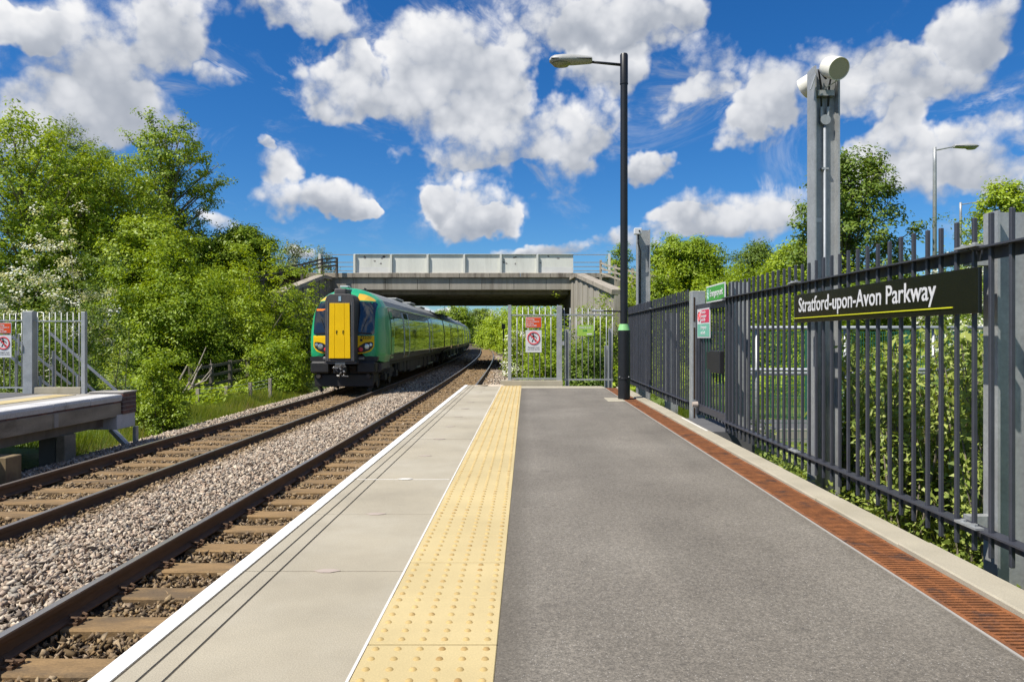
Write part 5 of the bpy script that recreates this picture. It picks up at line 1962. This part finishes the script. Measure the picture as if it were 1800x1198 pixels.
def tree(label, base, height, radius, leafm, seed, limbs=22, twigs=7, per=16, spread=.20, size=.085, start=.22, trunk=.12, cat='tree', name='broadleaf_tree', group=None, fill=0, lean=(0, 0), droop=0.0, blossom=0.0, top=.8, dense=1.5):
    rng = np.random.default_rng(seed)
    root = thing(name, label, cat, base, group)
    bx, by, bz_ = base
    mb = MB()
    tp = []
    for i in range(8):
        t = i / 7
        tp.append((bx + lean[0] * t + .06 * radius * math.sin(seed + t * 5), by + lean[1] * t + .06 * radius * math.cos(seed * 2 + t * 4), bz_ - .2 + (height * .93 + .2) * t))
    mb.tube(tp, [trunk * (1 - .9 * i / 7) + .012 for i in range(8)], 8, cap=False)

    def at(t):
        f = t * 7
        i = min(6, int(f))
        return np.array(tp[i]) * (1 - (f - i)) + np.array(tp[i + 1]) * (f - i)
    C, O, W = [], [], []
    for k in range(limbs):
        tt = (k + .5) / limbs
        az = k * 2.39996 + rng.uniform(-.4, .4)
        env = math.sin(math.pi * (.10 + .86 * tt)) ** top
        r = radius * env * rng.uniform(.72, 1.08)
        z_end = start + (1 - start) * tt
        a = at(max(.06, z_end - .16 - .10 * rng.random()) * .97)
        cen = at(min(1.0, z_end))
        e = np.array([cen[0] + r * math.cos(az), cen[1] + r * math.sin(az), bz_ + height * (start + (1 - start) * tt) + rng.uniform(-.03, .03) * height - droop * r])
        m = a * .45 + e * .55 + np.array([0, 0, .06 * r + droop * r * .8])
        rb = trunk * (.45 - .3 * tt) + .008
        mb.tube([a, m, e], [rb, rb * .6, rb * .22 + .003], 5, cap=False)
        for q in range(twigs):
            f = rng.uniform(.30, 1.0)
            p0 = (a * (1 - f) + m * f) if f < .5 else (m * (1 - (f - .5) * 2) + e * (f - .5) * 2)
            dr = rng.normal(size=3)
            dr[2] = abs(dr[2]) * .7 + .1 - droop * 1.6
            dr += (e - a) / (np.linalg.norm(e - a) + 1e-6) * .8
            dr /= np.linalg.norm(dr)
            ln = radius * rng.uniform(.16, .36)
            p1 = p0 + dr * ln
            mb.tube([p0, p1], [.010 + rb * .15, .004], 4, cap=False)
            ctr = np.array([cen[0], cen[1], p1[2] - .3 * radius])
            o = (p1 - ctr) / (np.linalg.norm(p1 - ctr) + 1e-6)
            C.append(p1)
            O.append(o)
            C.append(p0 + dr * ln * .55)
            O.append(o)
        o = (e - cen) / (np.linalg.norm(e - cen) + 1e-6)
        C.append(e)
        O.append(o)
    for k in range(fill):
        tt = rng.random()
        env = math.sin(math.pi * (.10 + .86 * tt)) ** top
        az = rng.uniform(0, 2 * math.pi)
        r = radius * env * rng.random() ** .4 * (1 + .15 * math.sin(az * 3 + tt * 9 + seed))
        cen = at(start + (1 - start) * tt)
        e = np.array([cen[0] + r * math.cos(az), cen[1] + r * math.sin(az), bz_ + height * (start + (1 - start) * tt)])
        C.append(e)
        O.append((e - cen) / (np.linalg.norm(e - cen) + 1e-6))
    mb.build('trunk', M_('bark'), root, smooth=True, recalc=False)
    C, O = np.array(C), np.array(O)
    per = int(per * dense)
    P, S, N, rnd = cluster_leaves(C, O, per, spread * .80, size * .86, rng)
    if blossom > 0:
        sel = np.repeat(rng.random(len(C)) < blossom, per) & (rng.random(len(P)) < .75)
        leaf_mesh('crown', P[~sel], S[~sel], N[~sel], rnd[~sel], leafm, root, rng)
        leaf_mesh('blossom', P[sel] + np.array([-.03, -.05, .06]), S[sel] * .85, N[sel], rnd[sel], M_('blossom'), root, rng, .8)
    else:
        leaf_mesh('crown', P, S, N, rnd, leafm, root, rng)
    return root


def bush(label, base, rx, ry, h, leafm, seed, clumps=160, per=26, spread=.16, size=.06, cat='bush', name='bush', group=None, blossom=0.0, stems=7, rough=.26, dense=1.55):
    rng = np.random.default_rng(seed)
    root = thing(name, label, cat, base, group)
    B = np.array(base)
    az = rng.uniform(0, 2 * np.pi, clumps)
    cz = rng.uniform(-.1, 1, clumps)
    rad = rng.random(clumps) ** .33
    lump = 1 + rough * (np.sin(az * 3 + seed) * np.cos(cz * 5 + seed * 1.3) + .7 * np.sin(az * 5 + cz * 7 + seed * 2))
    sx = np.sqrt(np.clip(1 - np.clip(cz, 0, 1) ** 2, 0, 1))
    D = np.stack([sx * np.cos(az), sx * np.sin(az), cz], 1)
    C = B + D * np.array([rx, ry, h]) * (rad * lump)[:, None]
    C[:, 2] = np.maximum(C[:, 2], B[2] + .02)
    O = D / (np.linalg.norm(D, axis=1, keepdims=True) + 1e-6)
    mb = MB()
    for k in range(stems):
        e = C[rng.integers(clumps)]
        s = B + np.array([rng.uniform(-.25, .25) * rx, rng.uniform(-.25, .25) * ry, -.1])
        m = s * .5 + e * .5 + np.array([0, 0, .1 * h])
        mb.tube([s, m, e], [.025, .015, .005], 4, cap=False)
    mb.build('stem', M_('bark'), root, recalc=False)
    per = int(per * dense)
    P, S, N, rnd = cluster_leaves(C, O, per, spread * .78, size * .84, rng)
    ok = P[:, 2] > B[2] - .05
    P, S, N, rnd = P[ok], S[ok], N[ok], rnd[ok]
    if blossom > 0:
        patchy = .5 + .5 * np.sin(az * 2.0 + seed) * np.cos(cz * 3.0 + seed)
        sel = (np.repeat((rng.random(clumps) < blossom * 1.9 * patchy) & (rad > .62), per)[ok]) & (rng.random(len(P)) < .8)
        leaf_mesh('crown', P[~sel], S[~sel], N[~sel], rnd[~sel], leafm, root, rng)
        Pb = np.repeat(P[sel], 2, 0) + rng.normal(0, .035, (2 * int(sel.sum()), 3)) + np.array([-.03, -.06, .06])
        leaf_mesh('blossom', Pb, np.repeat(S[sel], 2) * .72, np.repeat(N[sel], 2, 0) + np.array([-.4, -.3, .5]), np.repeat(rnd[sel], 2), M_('blossom'), root, rng, .85)
    else:
        leaf_mesh('crown', P, S, N, rnd, leafm, root, rng)
    return root


def gp(px, D, dz=0.0):
    x = (px - VPX) / FPX * D
    return (x, D, float(gz(x, D)) + dz)


def hgt(px, py, D):
    """height of a crown whose top shows at py"""
    return pix(px, py, D).z - gp(px, D)[2]


def tr(label, px, py, D, rpx, leafm, seed, **kw):
    return tree(label, gp(px, D), hgt(px, py, D), rpx / FPX * D, M_(leafm), seed, **kw)


def bu(label, px, py, D, rpx, leafm, seed, dpx=None, base=None, **kw):
    b = gp(px, D) if base is None else base
    return bush(label, b, rpx / FPX * D, (dpx or rpx) / FPX * D, pix(px, py, D).z - b[2], M_(leafm), seed, **kw)


# trees on the left bank
tr('tall open-crowned sycamore standing highest against the sky on the left bank', 290, 222, 40, 88, 'leaf sycamore', 11, limbs=64, twigs=8, per=13, spread=.20, size=.105, start=.24, trunk=.17, top=.5, fill=50, dense=1.35)
tr('yellow-green maple at the left edge of the picture', 40, 214, 32, 150, 'leaf lime', 12, limbs=54, twigs=8, per=20, spread=.24, size=.095, start=.18, trunk=.14, fill=160, top=.55)
tr('darker drooping birch rising behind the maple on the left', 112, 226, 46, 78, 'leaf birch', 13, limbs=40, twigs=9, per=22, spread=.26, size=.075, start=.25, trunk=.13, droop=.35, fill=140)
tr('grey-green birch top between the dark birch and the tall sycamore', 168, 252, 50, 60, 'leaf birch', 14, limbs=30, twigs=8, per=20, spread=.28, size=.08, start=.25, trunk=.12, droop=.3, fill=80)
tr('bright lime-green maple in front of the tall sycamore', 176, 286, 35, 112, 'leaf lime', 15, limbs=52, twigs=8, per=20, spread=.24, size=.095, start=.10, trunk=.12, fill=220, top=.55)
tr('round lime-green tree low in front of the sycamore trunk', 262, 398, 33, 92, 'leaf lime', 16, limbs=42, twigs=8, per=20, spread=.24, size=.09, start=.06, trunk=.10, fill=180, top=.5)
tr('dark green tree behind the left end of the bridge fence', 425, 404, 41, 58, 'leaf hedge', 17, limbs=30, twigs=8, per=20, spread=.26, size=.10, start=.15, trunk=.12, fill=160)
tr('dense green thorn tree right of the tall sycamore', 356, 428, 41, 72, 'leaf hedge', 18, limbs=32, twigs=8, per=20, spread=.25, size=.09, start=.08, trunk=.10, fill=180, top=.5)
tr('thin pale willow seen beyond the bridge fence on the left', 520, 428, 72, 34, 'leaf grey', 19, limbs=26, twigs=5, per=10, spread=.30, size=.13, start=.45, trunk=.10)
tr('second thin pale willow beside the open railing of the bridge', 566, 436, 74, 26, 'leaf grey', 20, limbs=20, twigs=5, per=9, spread=.30, size=.13, start=.5, trunk=.09)
bu('white-flowered hawthorn above the opposite platform fence', 118, 416, 23, 105, 'leaf thorn', 21, clumps=520, per=26, spread=.16, size=.055, blossom=.42, name='hawthorn')
bu('second flowering hawthorn at the left picture edge under the maple', -15, 440, 19, 90, 'leaf thorn', 22, clumps=330, per=26, spread=.16, size=.055, blossom=.30, name='hawthorn')
bu('broad mid-green shrub below the tall sycamore beside the hawthorn', 300, 432, 30, 120, 'leaf hedge', 23, clumps=760, per=30, spread=.22, size=.074)
bu('bright green shrub left of the bridge wing wall', 438, 455, 34, 90, 'leaf lime', 24, clumps=460, per=30, spread=.22, size=.08)
bu('bright green shrub pressed against the bridge wing wall behind the cab', 520, 486, 36, 62, 'leaf lime', 25, clumps=360, per=28, spread=.22, size=.085)
bu('dense green shrub next to the train cab at window height', 452, 540, 31, 80, 'leaf hedge', 26, clumps=480, per=30, spread=.19, size=.068)
bu('lighter rounded bush on the grass verge just left of the train front', 500, 594, 28.0, 52, 'leaf hedge', 27, clumps=300, per=28, spread=.15, size=.055, base=(-9.75, 28.0, -1.1))
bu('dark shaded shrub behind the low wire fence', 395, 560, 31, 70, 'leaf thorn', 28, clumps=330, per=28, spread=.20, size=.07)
bu('leafy bush at the foot of the opposite platform end', 284, 618, 17.2, 46, 'leaf hedge', 29, clumps=300, per=26, spread=.105, size=.042)
bu('sparse brownish shrub between the platform fence and the leafy bush', 205, 600, 17.0, 34, 'leaf willow', 30, clumps=90, per=18, spread=.11, size=.036, stems=16)
bu('green undergrowth shrub behind the opposite platform fence', 90, 560, 18.6, 95, 'leaf thorn', 31, clumps=360, per=26, spread=.16, size=.05)
bu('tiny bright sapling beside the wire fence posts', 425, 660, 24.2, 14, 'leaf lime', 32, clumps=26, per=20, spread=.07, size=.04, stems=3)
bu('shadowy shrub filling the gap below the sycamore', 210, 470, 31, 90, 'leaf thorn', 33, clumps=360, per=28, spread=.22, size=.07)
bu('green scrub behind the dark timber fence left of the bridge', 470, 470, 43, 60, 'leaf hedge', 34, clumps=260, per=26, spread=.25, size=.10)
bu('far hedge of dark scrub behind the left bank trees', 60, 430, 34, 140, 'leaf hedge', 35, clumps=420, per=30, spread=.3, size=.10)
bu('dark scrub behind the round lime-green tree', 330, 470, 37, 100, 'leaf hedge', 36, clumps=420, per=30, spread=.3, size=.10)


def dead_branches():
    root = thing('dead_branch', 'bare grey branches sticking out over the wire fence on the left verge', 'branch', gpt(322, 688, 21))
    for pts in ([(322, 690), (345, 650), (362, 610)], [(330, 685), (352, 672), (372, 648), (370, 632)], [(334, 680), (362, 668), (371, 656)], [(315, 668), (330, 640)], [(338, 676), (346, 655), (355, 640)]):
        w = [pix(a, b, 20.4 + .2 * i) for i, (a, b) in enumerate(pts)]
        MB().tube(w, [.028 - .008 * i for i in range(len(w))], 5).build('branch', M_('weathered timber'), root)


dead_branches()

# right-hand side
tr('dark green sycamore with a ragged top behind the loudspeaker mast', 1488, 270, 24, 104, 'leaf thorn', 41, limbs=44, twigs=8, per=18, spread=.17, size=.08, start=.10, trunk=.12, fill=330, top=.7)
tr('yellow-green tree at the right picture edge by the far lamp', 1765, 322, 30, 70, 'leaf lime', 42, limbs=36, twigs=8, per=18, spread=.22, size=.09, start=.12, trunk=.12, fill=150)
tr('rounded green field maple on the bank right of the camera mast', 1206, 428, 38, 64, 'leaf hedge', 43, limbs=36, twigs=8, per=20, spread=.24, size=.09, start=.05, trunk=.11, fill=240, top=.45)
tr('small grey-brown tree on the skyline between two green trees', 1330, 432, 38, 40, 'leaf thorn', 44, limbs=28, twigs=7, per=16, spread=.22, size=.07, start=.12, trunk=.10, fill=70)
tr('low green tree on the bank left of the loudspeaker mast', 1400, 432, 33, 56, 'leaf lime', 45, limbs=30, twigs=7, per=18, spread=.24, size=.09, start=.05, trunk=.10, fill=160, top=.5)
tr('slender young tree behind the bridge railing next to the lamp post', 1092, 430, 60, 24, 'leaf sycamore', 46, limbs=22, twigs=5, per=14, spread=.24, size=.10, start=.2, trunk=.08)
bu('white-flowered hawthorn beyond the name board', 1690, 432, 20, 75, 'leaf thorn', 47, clumps=330, per=24, spread=.16, size=.05, blossom=.40, name='hawthorn')
bu('green bush below the ragged sycamore, between mast and hawthorn', 1590, 452, 24, 80, 'leaf hedge', 48, clumps=330, per=26, spread=.2, size=.065)
bu('wide green bush on the bank under the skyline trees', 1285, 462, 32, 80, 'leaf hedge', 49, clumps=420, per=28, spread=.22, size=.075)
bu('green bush on the bank beside the camera mast', 1160, 470, 35, 40, 'leaf hedge', 50, clumps=260, per=26, spread=.2, size=.075)
bu('leafy scrub behind the black lamp post on the bank', 1110, 500, 31, 40, 'leaf lime', 51, clumps=260, per=26, spread=.2, size=.07)
bu('pale green scrub along the top of the dark fence beyond the gate', 1215, 500, 26, 72, 'leaf lime', 52, clumps=360, per=26, spread=.18, size=.06)
bu('green shrub filling the bank beyond the exit board', 1340, 492, 25, 78, 'leaf hedge', 53, clumps=400, per=28, spread=.19, size=.06)
bu('green shrub behind the left part of the name board', 1450, 470, 22, 70, 'leaf hedge', 54, clumps=360, per=28, spread=.18, size=.058)
bu('bright scrub below the right bridge wing wall', 1050, 530, 28, 44, 'leaf hedge', 55, clumps=330, per=26, spread=.18, size=.062)
bu('green scrub behind the bars of the end gate', 1035, 580, 21, 52, 'leaf thorn', 56, clumps=380, per=26, spread=.15, size=.052)
bu('thick green scrub behind the thick post of the end fence', 975, 570, 26, 46, 'leaf hedge', 57, clumps=330, per=26, spread=.18, size=.06)
bu('low scrub behind the prohibition notice on the end fence', 948, 600, 22.5, 30, 'leaf hedge', 58, clumps=230, per=24, spread=.15, size=.05)
bu('tall weed sprouting in front of the bridge shadow above the end fence', 978, 518, 27, 13, 'leaf lime', 59, clumps=60, per=12, spread=.10, size=.05, stems=5)
bu('low white-flowered scrub beside the far track at the end fence', 905, 575, 40, 18, 'leaf hedge', 60, clumps=180, per=22, spread=.2, size=.07, blossom=.25)

# the wood that lines the far curve, seen under the bridge
far = [(985, 545, 68, 42), (948, 538, 78, 40), (925, 541, 90, 36), (905, 545, 104, 34), (885, 548, 122, 30), (866, 552, 145, 28)]
for i, (px, py, D, rp) in enumerate(far):
    bu('bright green bush lining the far curve under the bridge, %s from the right abutment' % ('first', 'second', 'third', 'fourth', 'fifth', 'sixth')[i], px, py, D, rp, 'leaf lime', 70 + i, clumps=300, per=22, spread=.35 + .003 * D, size=.13 + .0008 * D, base=((px - VPX) / FPX * D, D, -1.3), group='bushes lining the far curve')
for i, (px, py, D, rp, lf) in enumerate(((806, 541, 175, 26, 'leaf sycamore'), (846, 545, 210, 24, 'leaf birch'), (775, 548, 190, 22, 'leaf birch'), (826, 560, 230, 30, 'leaf hedge'))):
    tree(('far brownish tree left of the gap at the end of the line', 'far grey-green tree above the vanishing tracks', 'far tree partly hidden by the last carriage', 'far low tree closing the end of the line')[i], ((px - VPX) / FPX * D, D, -1.3), pix(px, py, D).z + 1.3, rp / FPX * D, M_(lf), 80 + i, limbs=30, twigs=7, per=12, spread=.6, size=.28, start=.08, trunk=.25, fill=160, top=.5)
for i, (px, D, py) in enumerate(((700, 150, 540), (640, 120, 535), (740, 240, 556), (600, 95, 520))):
    bu(('scrub hidden behind the train beyond the bridge', 'scrub behind the train left of the far curve', 'distant scrub over the train roof line', 'scrub behind the left bridge abutment')[i], px, py, D, 50, 'leaf hedge', 90 + i, clumps=200, per=18, spread=.6, size=.25, base=((px - VPX) / FPX * D, D, -1.3))

# young willows right behind the fence
wl = [(2.40, 4.55, .98, .28), (2.55, 4.15, 1.02, .30), (2.45, 3.65, .95, .26), (2.62, 5.0, .9, .34), (2.85, 4.6, 1.0, .40), (2.44, 5.45, .95, .24), (2.48, 5.05, .98, .28), (2.60, 5.75, .85, .30), (2.62, 3.75, 1.0, .30), (2.95, 4.15, 1.12, .40), (3.35, 4.7, 1.15, .45), (2.75, 4.75, .95, .35), (2.6, 3.2, .72, .26), (3.75, 5.3, 1.1, .5)]
wlab = ['thin willow shrub right beside the loudspeaker mast under the name board', 'willow shrub under the letters upon-Avon of the name board', 'willow shrub under the letters Parkway of the name board', 'leafy willow shrub between the mast and the middle fence bars', 'bushy willow shrub behind the bars below the word Avon', 'willow shrub close to the right flange of the loudspeaker mast', 'willow shrub under the start of the name board letters', 'low willow shrub behind the mast foot', 'young willow shrub nearest the right end of the name board behind the fence', 'yellow-green willow shrub under the middle of the name board behind the fence', 'willow shrub in front of the ramp handrail behind the name board',
        'small willow shrub a step behind the loudspeaker mast', 'low leafy sprout behind the near fence bars', 'farther willow shrub reaching the ramp handrail']


def willow(label, x, y, h, r, seed):
    rng = np.random.default_rng(seed)
    z0 = float(gz(x, y))
    root = thing('willow_shrub', label, 'shrub', (x, y, z0))
    mb = MB()
    P, T = [], []
    for k in range(int(15 + 22 * r)):
        az = rng.uniform(0, 2 * np.pi)
        rr = r * rng.uniform(.2, 1.1)
        e = np.array([x + rr * math.cos(az), y + rr * math.sin(az), z0 + (h - z0) * rng.uniform(.55, 1.0)])
        s = np.array([x + rng.uniform(-.08, .08), y + rng.uniform(-.08, .08), z0 - .05])
        m = s * .5 + e * .5 + np.array([rng.uniform(-.05, .05), rng.uniform(-.05, .05), .08])
        mb.tube([s, m, e], [.008, .006, .002], 4, cap=False)
        for q in range(95):
            f = rng.uniform(.12, 1.02)
            p = s * (1 - f) ** 2 + 2 * f * (1 - f) * m + f * f * e
            d = rng.normal(size=3) * .6 + np.array([0, 0, .55])
            d /= np.linalg.norm(d)
            P.append(p + d * rng.uniform(.01, .055))
            T.append(d)
    mb.build('stem', M_('bark'), root, recalc=False)
    P, T = np.array(P), np.array(T)
    n = len(P)
    leaf_mesh('crown', P, rng.uniform(.017, .036, n), rng.normal(size=(n, 3)) * .7 + np.array([-.5, -.4, .7]), rng.random(n), M_('leaf willow'), root, rng, .42, T)


for (x, y, h, r), lb, s in zip(wl, wlab, range(120, 140)):
    willow(lb, x, y, h, r, s)


# ------------------------------------------------------------------ uncountable growth
def cover(name, label, n, xr, yr, size, leafm, seed, up=(.02, .25), test=None, aspect=.5):
    rng = np.random.default_rng(seed)
    x = rng.uniform(*xr, n)
    y = rng.uniform(*yr, n)
    ok = np.ones(n, bool) if test is None else test(x, y, rng)
    x, y = x[ok], y[ok]
    n = len(x)
    clump = .5 + .5 * np.sin(x * 2.3 + 1.7 * np.sin(y * 1.3)) * np.cos(y * 1.9 + np.sin(x * 2.1))
    z = gz(x, y) + up[0] + (up[1] - up[0]) * rng.random(n) ** 1.4 * (.35 + .65 * clump)
    P = np.stack([x, y, z], 1)
    o = leaf_mesh(name, P, size * rng.uniform(.6, 1.35, n), rng.normal(size=(n, 3)) * .6 + np.array([0, -.25, .8]), .55 * clump + .45 * rng.random(n), M_(leafm), None, rng, aspect)
    o['kind'] = 'stuff'
    o['label'] = label
    return o


def blades(name, label, n, xr, yr, hgt_, mat, seed, test=None, dens=None, width=.006):
    rng = np.random.default_rng(seed)
    x = rng.uniform(*xr, n)
    y = rng.uniform(*yr, n)
    ok = np.ones(n, bool) if test is None else test(x, y, rng)
    x, y = x[ok], y[ok]
    n = len(x)
    z = gz(x, y)
    az = rng.uniform(0, 2 * np.pi, n)
    h = hgt_ * rng.uniform(.45, 1.25, n) * (.6 + .4 * np.sin(x * 1.9 + np.sin(y * 1.1) * 2))
    w = width * rng.uniform(.7, 1.5, n) * (y / 14)
    tip = np.stack([x + h * .45 * np.cos(az * 1.7), y + h * .45 * np.sin(az * 1.7), z + h], 1)
    b0 = np.stack([x - w * np.cos(az), y - w * np.sin(az), z - .02], 1)
    b1 = np.stack([x + w * np.cos(az), y + w * np.sin(az), z - .02], 1)
    V = np.stack([b0, b1, tip], 1).reshape(-1, 3)
    F = np.arange(n * 3).reshape(n, 3)
    patch = .5 + .5 * np.sin(x * 1.3 + 2 * np.sin(y * .7)) * np.cos(y * .9)
    rnd = np.clip(.45 * patch + .5 * rng.random(n), 0, 1)
    o = np_mesh(name, V, F, mat, None, {'rnd': np.repeat(rnd, 3)})
    o['kind'] = 'stuff'
    o['label'] = label
    return o


def verge_test(x, y, rng):
    xr = x - bend(y)
    edge = -8.35 - .25 * np.sin(y * .9) - .12 * np.sin(y * 2.3)
    return (xr < edge) & (rng.random(len(x)) < np.clip((edge - xr) / .4 + .2, 0, 1)) & ~((x > -14) & (y < 13.9))


blades('grass', 'long fresh grass on the verge left of the tracks', 60000, (-13.5, -8.0), (12.5, 30), .36, M_('grass blade'), 201, verge_test, width=.007)


def dry_test(x, y, rng):
    xr = x - bend(y)
    edge = -8.35 - .25 * np.sin(y * .9) - .12 * np.sin(y * 2.3)
    return (xr < edge + .12) & (xr > edge - .6) & (rng.random(len(x)) < .5)


blades('dry_grass', 'straw-coloured dry grass along the edge of the ballast', 9000, (-10.5, -8.0), (13.9, 24), .22, M_('dry grass'), 202, dry_test, width=.007)
cover('undergrowth', 'green undergrowth covering the right bank below the bridge', 60000, (-.2, 22), (15.5, 44), .07, 'leaf lime', 203, (.02, .6), lambda x, y, r: ((x - bend(y) > .5) & (y > 17) & ((y < 42) | (x > 4)) & ~((np.abs(x - 3.2) < .8) & (y > 30))))
cover('undergrowth', 'green undergrowth covering the left bank up to the bridge fence', 42000, (-26, -9.2), (19, 44), .075, 'leaf lime', 204, (.02, .5), lambda x, y, r: (x - bend(y) < -9.6 - .4 * np.sin(y)) & ~((x > -12.8) & (y > 35)))
cover('undergrowth', 'weeds and nettles growing under the palisade fence', 17000, (1.85, 2.9), (1.3, 8.6), .024, 'leaf willow', 205, (.0, .46), lambda x, y, r: ~((y > 6.9) & (y < 8.3)) & (r.random(len(x)) < np.clip((x - 1.75) * 2.2, .15, 1)))
blades('grass', 'thin grass among the weeds under the palisade fence', 5000, (1.86, 2.9), (1.3, 13.4), .42, M_('grass blade'), 206, lambda x, y, r: ~((y > 6.9) & (y < 8.3)), width=.009)
blades('grass', 'mown grass beyond the ramp behind the fence', 26000, (2.2, 12), (11.7, 20), .16, M_('grass blade'), 207, width=.006)
blades('grass', 'grass on the bank around the bridge wing walls', 16000, (-16, 8), (30, 46), .45, M_('grass blade'), 208, lambda x, y, r: (x < -12.6) | (x > 3.9), width=.007)
